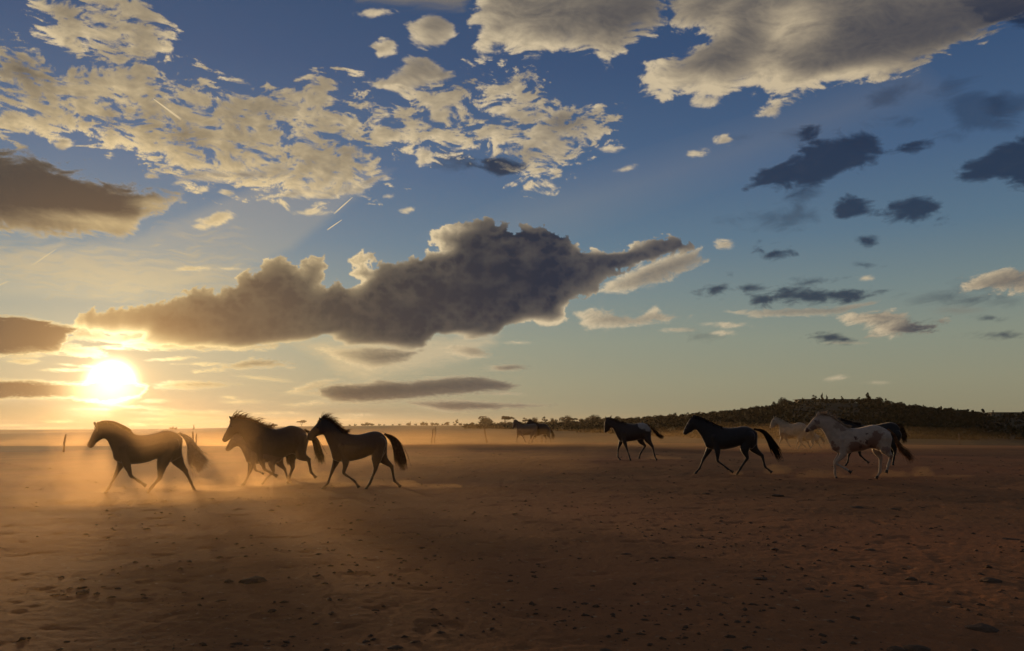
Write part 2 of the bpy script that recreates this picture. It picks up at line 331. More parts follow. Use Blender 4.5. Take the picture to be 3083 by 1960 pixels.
    def march(rho, steps):
        tau = np.zeros_like(rho); last = 0
        for q in steps:
            ii = np.clip(np.rint(II+sx*q/dx), 0, X.shape[1]-1).astype(np.int32); jj = np.clip(np.rint(JJ+sy*q/dy), 0, X.shape[0]-1).astype(np.int32)
            tau += rho[jj, ii]*(q-last); last = q
        return tau
    lit = tone > .3; back = np.exp(-r/420.)
    sc_ = np.clip(dep, 4, 60)
    rho = np.clip(D+3, 0, 60)/(3+sc_*.30)*np.clip(1+.55*puf+.5*med, .15, 3)*size.clip(.4, 1.2)**.3
    Asoft = A*(1-np.exp(-np.clip(rho, 0, 9)*np.where(dep > 70, 1.45, 2.2)))
    A = np.where(lit & (dep > 24), Asoft, A)
    tau = march(blur(rho, 1), (3, 7, 13, 22, 34, 50, 75))
    kf = sstep(45, 88, blur(np.where(A > .02, dep, 60).astype(np.float32), 2)); thin = 1-.60*kf-.35*sstep(20, 40, dep)*(1-kf)
    shade = np.exp(-tau*.022*thin)
    amb = .26+.13*kf+.20*np.exp(-rho*1.0)
    mk = sstep(50, 58, dep)*sstep(70, 62, dep); light = tone*(amb+(.72+.10*kf)*shade)*(1+.20*puf+.32*med+mk*(.45*med+.35*big+.18*cel))
    light = np.where(dep > 100, tone*(.9+.1*med), light)
    light = np.where(lit, light-back*(.55*(1-np.exp(-rho*1.1)))*(dep < 100)+back*(1.05*np.exp(-rho*1.1)+.9*(dep < 24)*np.exp(-((D-2)/4.)**2)), tone+.02*np.clip(med, 0, 1))
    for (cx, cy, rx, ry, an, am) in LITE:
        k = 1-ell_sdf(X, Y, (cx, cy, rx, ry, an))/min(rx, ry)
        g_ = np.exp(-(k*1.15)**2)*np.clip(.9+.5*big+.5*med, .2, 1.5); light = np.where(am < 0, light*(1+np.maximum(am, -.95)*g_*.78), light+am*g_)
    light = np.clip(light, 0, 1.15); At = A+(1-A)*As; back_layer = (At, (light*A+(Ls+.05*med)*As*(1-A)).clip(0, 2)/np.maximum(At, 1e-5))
    # the dark bank
    sd = poly_sdf(X, Y, BANK); cauli = fbm(X/44., Y/38., 71, 5, .5, True); soft2 = fbm(X/95., Y/48., 77, 5, .48)
    upper = sstep(790, 700, Y)
    d = np.minimum(sd, 60)+(17*cauli+1.6*fbm(X/9., Y/8., 87, 3, .5, True)+3)*(.25+.75*upper)+13*soft2*(1.2-.6*upper)+1.5*fin
    a = sstep(0, 1, d/(5.5-2.2*upper)*.5+.3)
    near = np.exp(-np.abs(X-300)/900.)
    cau2 = fbm(X/17., Y/15., 171, 5, .55, True)
    rb = np.clip(d, 0, 60)/14*np.clip(1+.45*cauli+.25*cau2, .2, 3)
    a = a*(1-np.exp(-rb*7-.6*(d > 3)))
    tb = march(blur(rb, 1), (3, 7, 13, 22, 34, 50)); 
    li = .0+.065*soft2+.05*cauli*np.exp(-np.clip(sd, 0, 99)/70.)+.008*cau2+(.50+.35*near)*np.exp(-tb*.05)*np.exp(-rb*.5)+.10*np.exp(-tb*.012)
    rim = np.exp(-np.clip(d, 0, 99)/5.0)
    li += rim*.70*near+.045*sstep(-.1, .5, cauli)*np.exp(-np.clip(sd-4, 0, 99)/45.)*upper
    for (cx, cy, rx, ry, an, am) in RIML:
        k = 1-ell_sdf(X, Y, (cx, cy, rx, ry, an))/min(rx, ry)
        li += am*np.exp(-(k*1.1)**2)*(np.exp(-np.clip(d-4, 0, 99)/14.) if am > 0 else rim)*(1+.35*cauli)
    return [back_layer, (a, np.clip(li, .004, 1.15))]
def grid_dirs(X, Y, f=UNI, pitch=7.2):
    """angular grid -> unit directions in world (y forward, z up)"""
    u = (X-1204)/f; v = (765.5-Y)/f; c, s = np.cos(np.radians(pitch)), np.sin(np.radians(pitch))
    d = np.stack([u, c-s*v, s+c*v], -1)
    return d/np.linalg.norm(d, axis=-1, keepdims=True)
# ---------------------------------------------------------------- terrain
RIDX = [-400, 0, 250, 600, 900, 1200, 1400, 1600, 1750, 1900, 2056, 2163, 2290, 2346, 2400, 2480, 2570, 2640, 2700, 2751, 2866, 2952, 3083, 3500]
RIDY = [1310, 1304, 1299, 1293, 1284, 1281, 1281, 1277, 1275, 1270, 1259, 1250, 1238, 1227, 1216, 1212, 1214, 1216, 1226, 1232, 1243, 1252, 1256, 1268]
RIDD = [2500, 2500, 2500, 2400, 2200, 1900, 1500, 1100, 850, 700, 620, 600, 600, 600, 600, 600, 600, 600, 600, 600, 600, 600, 620, 700]
CRX = [-400, 0, 500, 1000, 1300, 1500, 1900, 3083, 3500]
CRZ = [-.20, -.16, -.05, .18, .26, .31, .31, .33, .33]
def px_of(x, y):
    """photo-independent bearing expressed on the same scale as the tables"""
    return 1541.5+F*x/np.maximum(y*math.cos(R(PITCH)), 1e-3)
def ground_z(x, y, fine=True):
    x = np.asarray(x, float); y = np.asarray(y, float); r = np.hypot(x, y)
    px = np.where(y > 1, np.clip(px_of(x, y), -400, 3500), np.where(x > 0, 3500., -400.))
    cz = np.interp(px, CRX, CRZ)
    k = np.interp(r, [0, 17, 20, 23, 26, 32, 62, 80, 140, 260], [0, 0, .09, .35, .58, 1, 1, 0, 0, 0])
    k2 = np.interp(r, [0, 20, 40, 62, 80], [.0, 0, .6, 1, 0])
    z = np.where(cz > .1, cz*k, cz*k2+(cz-cz)*k)
    z = z+np.interp(r, [0, 64, 90, 150, 300], [0, 0, -1.3, -2.6, -3.2])
    rd = np.interp(px, RIDX, RIDD); ry = np.interp(px, RIDX, RIDY)
    d2 = np.hypot(1, (px-1541.5)/F)
    zr = EYE+(1280-ry)/F*rd/d2*1.0
    t = np.clip((r-300)/(rd-300), 0, 1); t = t*t*(3-2*t)*.75+t*.25
    z = np.where(r > 300, z*(1-t)+zr*t, z)
    over = np.clip((r-rd)/400., 0, 1); z = z-over*over*6*np.clip((1290-ry)/60, 0, 1)
    if fine:
        a = np.clip((75-r)/15, 0, 1)
        z = z+a*((.03*fbm(x*.35, y*.35, 201, 3)+.007*fbm(x*1.6, y*1.6, 211, 4, .6)-.015*sstep(.2, .55, fbm(x*2.1, y*2.1, 241, 3, .5)))+.005*np.clip(fbm(x*6, y*6, 221, 3, .6, True), -.5, 1))
        b = np.clip((r-60)/60, 0, 1); z = z+b*np.minimum(r/300., 1)*.5*fbm(x*.02, y*.02, 231, 4)
    return z
def gz(x, y): return float(ground_z(np.array([x]), np.array([y]), False)[0])
def on_ground(px, py):
    d = ray(px, py); lo = None; prev = 3.0
    t = 3.0
    while t < 4000:
        p = Vector((0, 0, EYE))+d*t
        if p.z < gz(p.x, p.y): break
        prev = t; t *= 1.01
    for _ in range(30):
        m = (prev+t)/2; p = Vector((0, 0, EYE))+d*m
        if p.z < gz(p.x, p.y): t = m
        else: prev = m
    return Vector((0, 0, EYE))+d*t
# ground sheet: fine fan in front of the viewer, coarse everywhere else, one mesh
az = np.concatenate([np.linspace(-180, -52, 50, endpoint=False), np.linspace(-52, -38, 40, endpoint=False), np.linspace(-38, 38, 640, endpoint=False), np.linspace(38, 52, 40, endpoint=False), np.linspace(52, 180, 50, endpoint=False)])
rr = np.concatenate([[.3, 1, 2, 3], np.geomspace(4, 80, 520, endpoint=False), np.geomspace(80, 5000, 150)])
A, RR = np.meshgrid(np.radians(az), rr); GX = np.sin(A)*RR; GY = np.cos(A)*RR; GZ = ground_z(GX, GY)
far = np.clip((RR-3200)/1800, 0, 1); GZ = GZ*(1-far)+far*(-22)
nA, nR = len(az), len(rr); V = np.stack([GX, GY, GZ], -1).reshape(-1, 3)
V = np.vstack([V, [[0, 0, 0]]])
ii, jj = np.meshgrid(np.arange(nR-1), np.arange(nA), indexing='ij'); j2 = (jj+1) % nA
Q = np.stack([ii*nA+jj, ii*nA+j2, (ii+1)*nA+j2, (ii+1)*nA+jj], -1).reshape(-1, 4)
Q = Q[:, ::-1]
me = np_mesh('ground', V, Q)
m_dirt, N, b = material('red brown dirt', (.16, .09, .05), .95, .08)
co = N.n('ShaderNodeNewGeometry').outputs['Position']
n1 = N.noise(co, .35, 5, .6); n2 = N.noise(N.vm('MULTIPLY', co, (.6, 1.0, 1.0)), 4.0, 7, .7); n3 = N.noise(co, 22, 4, .7); n4 = N.noise(co, .09, 3, .5)
c = N.mix(N.m('MULTIPLY_ADD', n1, 1.8, -.4, clamp=True), (.35, .135, .044), (.19, .083, .030))
c = N.mix(N.m('MULTIPLY_ADD', n4, 4.0, -1.7, clamp=True), c, (.38, .135, .048))
c = N.mix(N.m('MULTIPLY_ADD', n2, 4.0, -2.3, clamp=True), c, (.12, .058, .022))
c = N.mix(N.m('MULTIPLY_ADD', n3, 9.0, -5.5, clamp=True), c, (.06, .030, .014))
c = N.mix(N.m('MULTIPLY_ADD', N.noise(co, 9, 5, .6), 7.0, -4.3, clamp=True), c, (.42, .26, .13))
# far away the dirt turns to dry bush and grass
dist = N.vm('LENGTH', co); farf = N.m('MULTIPLY_ADD', dist, 1/160., -.55, clamp=True)
c = N.mix(farf, c, N.mix(N.m('MULTIPLY_ADD', N.noise(co, .03, 6, .7), 3, -1.0, clamp=True), (.022, .020, .009), (.055, .040, .018)))
N.lk(c, b.inputs['Base Color'])
bp = N.n('ShaderNodeBump'); bp.inputs['Strength'].default_value = .35; bp.inputs['Distance'].default_value = .03
N.lk(N.m('ADD', N.noise(co, 14, 6, .7), N.m('MULTIPLY', n2, 1.2)), bp.inputs['Height']); N.lk(bp.outputs[0], b.inputs['Normal'])
tag(link('ground', me, m_dirt), kind='structure')
# ---------------------------------------------------------------- clouds (real distance, far outside the haze)
def cloud_material(name):  # emissive; sunlit and shaded tones are mixed into the cloud colour
    m = bpy.data.materials.new(name); m.use_nodes = True; nt = m.node_tree; nt.nodes.clear(); N = NT(nt)
    m.cycles.emission_sampling = 'NONE' if hasattr(m.cycles, 'emission_sampling') else None
    pos = N.n('ShaderNodeNewGeometry').outputs['Position']; th = N.theta(pos)
    al = N.n('ShaderNodeAttribute', attribute_name='vapour').outputs['Fac']; li = N.n('ShaderNodeAttribute', attribute_name='sunlight').outputs['Fac']
    LIT = N.ramp(th, [(0, (255, 245, 205)), (4, (255, 222, 155)), (10, (238, 208, 152)), (20, (220, 198, 158)), (35, (208, 190, 158)), (60, (192, 175, 146)), (120, (120, 112, 104))], 180.0)
    LIT = N.scale(LIT, N.m('ADD', 1.0, N.m('MULTIPLY', N.expd(th, 2.2), 2.5)))
    SH = N.ramp(th, [(0, (235, 190, 120)), (3, (180, 138, 90)), (8, (122, 98, 74)), (14, (82, 73, 66)), (20, (61, 59, 62)), (28, (43, 48, 61)), (38, (36, 46, 66)), (60, (32, 45, 68)), (150, (30, 42, 62))], 180.0)
    t2 = N.m('POWER', N.m('DIVIDE', th, 2.1), 2.0)
    c = N.vm('ADD', N.mix(li, SH, LIT), N.scale((2.6, 1.9, .95), N.m('EXPONENT', N.m('MULTIPLY', t2, -1.0))))
    em = N.n('ShaderNodeEmission'); N.lk(c, em.inputs[0]); tr = N.n('ShaderNodeBsdfTransparent'); mx = N.n('ShaderNodeMixShader')
    N.lk(al, mx.inputs[0]); N.lk(tr.outputs[0], mx.inputs[1]); N.lk(em.outputs[0], mx.inputs[2])
    out = N.n('ShaderNodeOutputMaterial'); N.lk(mx.outputs[0], out.inputs[0]); return m
m_cloud = cloud_material('cloud vapour')
def sky_mesh(name, dirs, alpha, light, radius):
    h, w = alpha.shape; keep = alpha > .012
    fk = keep[:-1, :-1] | keep[1:, :-1] | keep[:-1, 1:] | keep[1:, 1:]
    idx = np.arange(h*w).reshape(h, w)
    Q = np.stack([idx[:-1, :-1][fk], idx[1:, :-1][fk], idx[1:, 1:][fk], idx[:-1, 1:][fk]], -1)
    u, inv = np.unique(Q, return_inverse=True); Q = inv.reshape(-1, 4)
    rad = radius*(1-.03*alpha.ravel()[u]-.02*light.ravel()[u])
    V = dirs.reshape(-1, 3)[u]*rad[:, None]+np.array([0, 0, EYE])
    me = np_mesh(name, V, Q); attr(me, 'vapour', alpha.ravel()[u]); attr(me, 'sunlight', light.ravel()[u]); return me
CX, CY = np.meshgrid(np.arange(-60, 2470, 2.0, dtype=np.float32), np.arange(-60, 1016, 2.0, dtype=np.float32))
CD = grid_dirs(CX, CY)
(ba, bl), (ka, kl) = cloud_layers(CX, CY)
edge = np.minimum.reduce([CX+60, 2468-CX, CY+60]); 
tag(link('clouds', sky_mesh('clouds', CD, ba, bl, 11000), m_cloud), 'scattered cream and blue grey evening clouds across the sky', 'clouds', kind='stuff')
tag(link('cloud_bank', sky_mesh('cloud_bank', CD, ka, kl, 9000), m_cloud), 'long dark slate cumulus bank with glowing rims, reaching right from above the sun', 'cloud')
# the rest of the sky goes on in the same way beyond the view
a2, e2 = np.meshgrid(np.radians(np.linspace(-180, 180, 361)), np.radians(np.linspace(1.5, 88, 88)))
D2 = np.stack([np.sin(a2)*np.cos(e2), np.cos(a2)*np.cos(e2), np.sin(e2)], -1)
cp, sp = math.cos(R(PITCH)), math.sin(R(PITCH)); fw = D2[..., 1]*cp+D2[..., 2]*sp; upc = D2[..., 2]*cp-D2[..., 1]*sp
qx = np.where(fw > .05, D2[..., 0]/np.maximum(fw, .05)*UNI+1204, 9e5); qy = np.where(fw > .05, 765.5-upc/np.maximum(fw, .05)*UNI, 9e5)
pu = D2[..., 0]/(D2[..., 2]+.25)*3; pv = D2[..., 1]/(D2[..., 2]+.25)*3
dn = fbm(pu, pv, 301, 5, .55)+.12; al2 = sstep(.05, .4, dn)*.9; li2 = np.clip(.6-.8*sstep(.2, .7, dn)+.3*fbm(pu*2, pv*2, 311, 4, .5), 0, 1)
inside = (qx > -50) & (qx < 2458) & (qy > -50) & (qy < 1100); al2[inside] = 0
tag(link('clouds_overhead', sky_mesh('clouds_overhead', D2, al2, li2, 11500), m_cloud), 'evening clouds overhead and behind, outside the picture', 'clouds', kind='stuff')
# contrails
for (xa, ya, xb, yb, w0, w1, lab) in ((360, 232, 426, 281, .6, 2.6, 'short bright contrail among the cream clouds high on the left'), (829, 464, 785, 503, .5, 2.0, 'slanting white contrail in clear sky right of the cream cloud field'),
        (804, 517, 769, 541, .5, 1.6, 'shorter slanting contrail just below its twin in clear sky'), (133, 585, 76, 624, .4, 1.4, 'faint contrail over the thin veil cloud at far left'), (20, 661, -4, 672, .4, 1.2, 'tiny faint contrail at the left edge below the veil cloud')):
    G = Geo(); P = []
    for k in range(9):
        t = k/8; d = Vector(grid_dirs(np.array([[xa+(xb-xa)*t]]), np.array([[ya+(yb-ya)*t]]))[0, 0]); P.append(d*8500+Vector((0, 0, EYE)))
    rd = [max(.05, (w0+(w1-w0)*(k/8)**.7))*.85*8500/UNI for k in range(9)]
    G.tube(P, rd, 6, side=(0, 0, 1)); me = G.mesh('contrail')
    fade = np.repeat([.75, .85, .85, .8, .75, .7, .6, .45, .15], 6)*(.45 if w1 < 1.5 else 1); attr(me, 'vapour', fade); attr(me, 'sunlight', np.full(54, 1.0))
    tag(link('contrail', me, m_contrail if 'm_contrail' in globals() else m_cloud), lab, 'contrail', 'contrails')
# ---------------------------------------------------------------- horses
class Coat:
    def __init__(s, *a, **k): s.a = a; s.k = k
def coat(*a, **k): return Coat(*a, **k)
def make_coat(loc, name, col, spots=(), rough=.55):
    m, N, b = material(name, col, rough, .25)
    b.inputs['Sheen Weight'].default_value = .9; b.inputs['Sheen Roughness'].default_value = .35; b.inputs['Sheen Tint'].default_value = (1, .8, .6, 1)
    co = N.n('ShaderNodeTexCoord').outputs['Object']
    nz = N.noise(co, 9, 4, .6)
    c = N.mix(N.m('MULTIPLY_ADD', nz, 2.0, -.5, clamp=True), tuple(v*.8 for v in col), tuple(min(1, v*1.15) for v in col))
    wob = N.scale(N.vm('SUBTRACT', N.n('ShaderNodeTexNoise').outputs['Color'], (.5, .5, .5)), .0)
    tn = N.n('ShaderNodeTexNoise'); N.lk(co, tn.inputs['Vector']); tn.inputs['Scale'].default_value = 7; tn.inputs['Detail'].default_value = 5; tn.inputs['Roughness'].default_value = .65
    wco = N.vm('ADD', co, N.scale(N.vm('SUBTRACT', tn.outputs['Color'], (.5, .5, .5)), .33))
    for (px_, py_, r, colr) in spots:
        (x, z), y = loc(px_, py_), -.18; x2 = loc(px_+r, py_)[0]; r = x2-x
        d = N.vm('DISTANCE', N.vm('MULTIPLY', wco, (1, .35, 1)), (x, y*.35, z)); f = N.m('MULTIPLY_ADD', N.m('DIVIDE', d, -r), 4.0, 4.0, clamp=True)
        c = N.mix(f, c, colr)
    N.lk(c, b.inputs['Base Color']); return m
def hair_mat(name, c1, c2):
    m = bpy.data.materials.new(name); m.use_nodes = True; nt = m.node_tree; nt.nodes.clear(); N = NT(nt)
    co = N.n('ShaderNodeTexCoord').outputs['Object']; c = N.mix(N.m('MULTIPLY_ADD', N.noise(co, 14, 3), 3, -1, clamp=True), c1, c2)
    d = N.n('ShaderNodeBsdfDiffuse'); N.lk(c, d.inputs[0]); t = N.n('ShaderNodeBsdfTranslucent'); N.lk(c, t.inputs[0])
    mx = N.n('ShaderNodeMixShader'); mx.inputs[0].default_value = .45; N.lk(d.outputs[0], mx.inputs[1]); N.lk(t.outputs[0], mx.inputs[2])
    o = N.n('ShaderNodeOutputMaterial'); N.lk(mx.outputs[0], o.inputs[0]); return m
m_hoof, _, _ = material('dusty hoof horn', (.05, .038, .028), .6)
m_eye, _, _ = material('dark eye', (.01, .008, .006), .15, .6)
def catmull(P, n):
    P = [Vector(p) for p in P]; P = [P[0]*2-P[1]]+P+[P[-1]*2-P[-2]]; out = []
    for i in range(1, len(P)-2):
        for k in range(n):
            t = k/n; a, b, c, d = P[i-1:i+3]
            out.append(.5*((2*b)+(c-a)*t+(2*a-5*b+4*c-d)*t*t+(3*b-a-3*c+d)*t**3))
    out.append(P[-2]); return out
HW = [.048, .056, .070, .095, .092, .090, .105, .150, .205, .250, .262, .255, .190, .085]   # half widths along the body, at 1.45 m
def build_horse(name, label, sect, legs, ears, tail, coatm, manem, tailm, base, mane=(.16, 130, 0), hoofm=None, voxel=.013, cut=None, group='horses trotting left across the dirt', yaw=0, tailw=.09, scalew=1.0, tailn=170, flare=.05, topline=None, hoofs=True, lift=0):
    """everything in photo-scale angles; base = (x, y) where the lowest hoof meets the ground"""
    P0 = on_ground(*base); hd = Vector((P0.x, P0.y, 0)).normalized(); right = Vector((hd.y, -hd.x, 0))
    dist = math.hypot(P0.x, P0.y)
    def loc(px, py):
        d = ray(px, py); t = (P0.dot(hd)-Vector((0, 0, EYE)).dot(hd))/d.dot(hd); p = Vector((0, 0, EYE))+d*t-P0
        return p.dot(right), p.z
    ht = max(loc(*s[0])[1] for s in sect[7:11]); w = ht/1.45*scalew
    root = bpy.data.objects.new(name, None); COL.objects.link(root); root.empty_display_size = .2
    root.location = P0; root.rotation_euler = (0, 0, math.atan2(right.y, right.x)); tag(root, label, 'horse', group)
    G = Geo()
    # trunk, neck and head: one lofted tube
    T = [loc(*s[0]) for s in sect]; B = [loc(*s[1]) for s in sect]
    Tc = catmull([(a, b, 0) for a, b in T], 4); Bc = catmull([(a, b, 0) for a, b in B], 4)
    hw = np.interp(np.linspace(0, len(sect)-1, len(Tc)), np.arange(len(sect)), HW[:len(sect)])*w
    n = 22; b0 = len(G.v)
    for i, (a, b) in enumerate(zip(Tc, Bc)):
        ct = (a+b)/2; hx = (a-b)/2
        s_ = i/(len(Tc)-1)
        for k in range(n):
            an = 2*math.pi*k/n; cs, sn = math.cos(an), math.sin(an)
            e = .86; cs_ = math.copysign(abs(cs)**e, cs); sn_ = math.copysign(abs(sn)**e, sn)
            taper = 1-.28*max(0, cs) if .35 < s_ < .95 else 1-.2*max(0, cs)
            G.v.append(Vector((ct.x+hx.x*cs_, sn_*hw[i]*taper, ct.y+hx.y*cs_)))
    m = len(Tc)
    for i in range(m-1):
        for k in range(n): q = b0+i*n; G.f.append((q+k, q+(k+1) % n, q+n+(k+1) % n, q+n+k))
    G.f.append(tuple(range(b0+n-1, b0-1, -1))); G.f.append(tuple(range(b0+(m-1)*n, b0+m*n)))
    x, z = (T[0][0]+B[0][0])/2, (T[0][1]+B[0][1])/2
    L = math.hypot(T[0][0]-B[0][0], T[0][1]-B[0][1])/2
    G.ball((x, 0, z), L*1.0, HW[0]*w*1.05, L*.95)
    # cheek, shoulder and quarter muscle
    x, z = (T[3][0]*.45+B[3][0]*.55), (T[3][1]*.45+B[3][1]*.55); G.ball((x, 0, z), .115*w, .098*w, .115*w)
    x, z = (T[11][0]*.5+B[11][0]*.5), (T[11][1]*.5+B[11][1]*.5)
    hoofpos = []
    for li, (kind, pts, side) in enumerate(legs):
        q = [loc(*p) for p in pts]; ys = .135*w*side
        if kind == 'f':  # shoulder, elbow, knee, fetlock, hoof
            rad = [.125, .098, .058, .044, .032, .040, .031, .042]; yy = [.75, .95, 1.0, 1, 1, 1, 1, 1]; ty = [.8]*8
        else:            # hip, stifle, hock, fetlock, hoof
            rad = [.20, .145, .082, .055, .038, .043, .033, .043]; yy = [.60, .9, 1.0, 1, 1, 1, 1, 1]
        J = [Vector((a, 0, b)) for a, b in q]
        # joints: J0 top, J1 elbow/stifle, J2 knee/hock, J3 fetlock, J4 hoof tip
        path = [J[0], J[1], J[1].lerp(J[2], .62), J[2], J[2].lerp(J[3], .5), J[3], J[3].lerp(J[4], .45), J[3].lerp(J[4], .80)]
        path = [Vector((p.x, ys*yy[i], p.z)) for i, p in enumerate(path)]
        pp = catmull(path, 3); rr_ = np.interp(np.linspace(0, 7, len(pp)), range(8), rad)*w*(.93 if ht > 1.15 else 1.05)
        rr_ = np.maximum(rr_, voxel*1.75)
        G.tube(pp, list(rr_), 12, squash=.80)
        for p, r_ in zip(path[:6], rad[:6]): G.ball(p, max(r_*w*.98, voxel*1.7), max(r_*w*.80, voxel*1.7), max(r_*w*.98, voxel*1.7), 10, 8)
        if kind == 'h':  # point of hock
            G.ball(path[3]+Vector((.028*w, 0, .020*w)), .032*w, .028*w, .042*w, 10, 6)
        hoofpos.append((path[-1], Vector((J[4].x, ys, J[4].z)), (J[4]-J[3]).normalized()))
    # ears
    for (tip, bs, sd) in ears:
        tx, tz = loc(*tip); bx_, bz = loc(*bs); Pb = Vector((bx_, .045*w*sd, bz)); Pt = Vector((tx, .055*w*sd, tz))
        G.tube([Pb-(Pt-Pb)*.35, Pb, Pb.lerp(Pt, .45), Pb.lerp(Pt, .8), Pt], [.030*w, .030*w, .032*w, .020*w, .006*w], 8, squash=.7)
    me = G.mesh('body_raw'); o = bpy.data.objects.new('tmp', me); COL.objects.link(o)
    md = o.modifiers.new('r', 'REMESH'); md.mode = 'VOXEL'; md.voxel_size = voxel; md.use_smooth_shade = True
    sm = o.modifiers.new('s', 'SMOOTH'); sm.factor = .5; sm.iterations = 4
    dg = bpy.context.evaluated_depsgraph_get(); me2 = bpy.data.meshes.new_from_object(o.evaluated_get(dg)); bpy.data.objects.remove(o)
    me2.name = 'body'; me2.materials.clear(); me2.polygons.foreach_set('use_smooth', [True]*len(me2.polygons))
    if isinstance(coatm, Coat): coatm = make_coat(loc, *coatm.a, **coatm.k)
    body = link('body', me2, coatm, root)
    if hoofs:
        for (c0, tip, dr) in hoofpos:
            Gh = Geo(); r0 = .036*w; Gh.tube([c0-dr*.01*w, c0+dr*.03*w, c0+dr*.075*w], [r0*.85, r0, r0*1.25], 10, squash=.95); link('hoof', Gh.mesh('hoof'), hoofm or m_hoof, root)
    # eye on each side
    ex, ez = (T[3][0]*.70+B[3][0]*.30+T[2][0]*.12-T[3][0]*.12), (T[3][1]*.72+B[3][1]*.28)
    for sd in (-1, 1):
        Ge = Geo(); Ge.ball((ex, sd*.082*w, ez), .018*w, .014*w, .018*w, 8, 6); link('eye', Ge.mesh('eye'), m_eye, root)
    # mane: strands rooted along the crest
    rnd = random.Random(hash(label) % 1000 if False else len(label)*7+int(base[0]))
    ln, cnt, style = mane
    if cnt:
        Gm = Geo(); cr = [Vector((T[4][0]*1.0, 0, T[4][1]))]+[Vector((T[i][0], 0, T[i][1])) for i in (5, 6, 7)]+[Vector(((T[7][0]+T[8][0])/2, 0, (T[7][1]+T[8][1])/2))]
        cc_ = catmull(cr, 12)
        for k in range(int(cnt*1.5)):
            t = rnd.random(); i = min(int(t*(len(cc_)-1)), len(cc_)-2); p = cc_[i].lerp(cc_[i+1], t*(len(cc_)-1)-i); tg = (cc_[i+1]-cc_[i]).normalized(); nr = Vector((-tg.z, 0, tg.x))
            if nr.z < 0: nr = -nr
            l = ln*w*rnd.uniform(.25, 1.2)*(1-.35*t); back = rnd.uniform(.2, 1.1); sd = rnd.choice((-1, 1))*rnd.random()**.7
            lift_ = {0: rnd.uniform(.15, .75), 1: rnd.uniform(.5, 1.3), 2: rnd.uniform(-.3, .3)}[style]
            p0 = p-nr*.02*w+Vector((0, sd*.03*w, 0)); P = []
            for s in range(5):
                u = s/4; P.append(p0+nr*(l*lift_*u-.75*l*u*u*(1.1 if style != 1 else .62))+tg*l*back*(u*.55+.45*u*u)+Vector((0, sd*.10*w*u, 0))+Vector((rnd.uniform(-1, 1), rnd.uniform(-1, 1), rnd.uniform(-1, 1)))*.006)
            r_ = .0072*w; Gm.tube(P, [r_, r_*.95, r_*.8, r_*.55, r_*.15], 4, caps=False)
        # solid root mass of the mane
        Gm.tube([c_+Vector((0, 0, .0)) for c_ in cc_], [(.030 if 0 < i < len(cc_)-1 else .012)*w for i in range(len(cc_))], 8, squash=.8)
        # forelock
        for k in range(max(6, cnt//12)):
            p0 = Vector((T[4][0], rnd.uniform(-.03, .03)*w, T[4][1])); fdir = Vector((T[3][0]-T[4][0], 0, T[3][1]-T[4][1])).normalized(); P = [p0+fdir*.13*w*u+Vector((-.012*math.sin(u*3), rnd.uniform(-.01, .01), .015*u)) for u in (0, .3, .6, 1)]
            Gm.tube(P, [.011*w, .010*w, .008*w, .002*w], 4, caps=False)
        link('mane', Gm.mesh('mane'), manem, root)
    # tail
    Tp = catmull([(*loc(*p),) and (loc(*p)[0], 0, loc(*p)[1]) for p in tail], 6); nT = len(Tp); Gt = Geo()
    dock = max(2, nT//3)
    Gt.tube([Tp[0]-(Tp[1]-Tp[0]).normalized()*.05]+Tp[:dock+1], list(np.linspace(.036*w, .018*w, dock+2)), 8)
    for k in range(tailn):
        st_ = rnd.random()**1.3*.55; en = rnd.uniform(.72, 1.04); a_ = rnd.uniform(0, 2*math.pi); rr0 = rnd.random()**.5; P = []; spread = rnd.gauss(0, 1)
        for s in range(8):
            u = s/7; t = (st_+(en-st_)*u); f_ = min(t, 1)*(nT-1); i = min(int(f_), nT-2); p = Tp[i].lerp(Tp[i+1], f_-i)
            if t > 1: p = Tp[-1]+(Tp[-1]-Tp[-2])*(t-1)*nT
            tg = (Tp[i+1]-Tp[i]).normalized(); nr = Vector((-tg.z, 0, tg.x))
            wd = tailw*w*(.22+.95*math.sin(min(1, t*1.12)*math.pi*.62))*(1-.45*max(0, t-.75)*4*(1 if cut is None else 0))
            P.append(p+nr*math.cos(a_)*rr0*wd+Vector((0, math.sin(a_)*rr0*wd*.8, 0))+nr*spread*flare*w*u*u+Vector((0, 0, rnd.uniform(-1, 1)*.005)))
        r_ = .0078*w; Gt.tube(P, [r_*1.0, r_*1.1, r_*1.1, r_, r_*.9, r_*.75, r_*.5, r_*.15], 4, caps=False)
    link('tail', Gt.mesh('tail'), tailm, root)
    return root
brown = coat('dark bay coat', (.055, .032, .020)); bay2 = coat('bay coat', (.075, .040, .022)); blk = None
hair_dark = hair_mat('dark brown hair', (.05, .028, .015), (.14, .075, .035)); hair_blond = hair_mat('pale cream hair', (.42, .33, .22), (.60, .50, .36)); hair_black = hair_mat('black hair', (.018, .014, .013), (.05, .035, .03)); hair_red = hair_mat('chestnut hair', (.16, .07, .03), (.30, .15, .07))
white_hair = hair_mat('white hair', (.55, .50, .42), (.7, .66, .58))
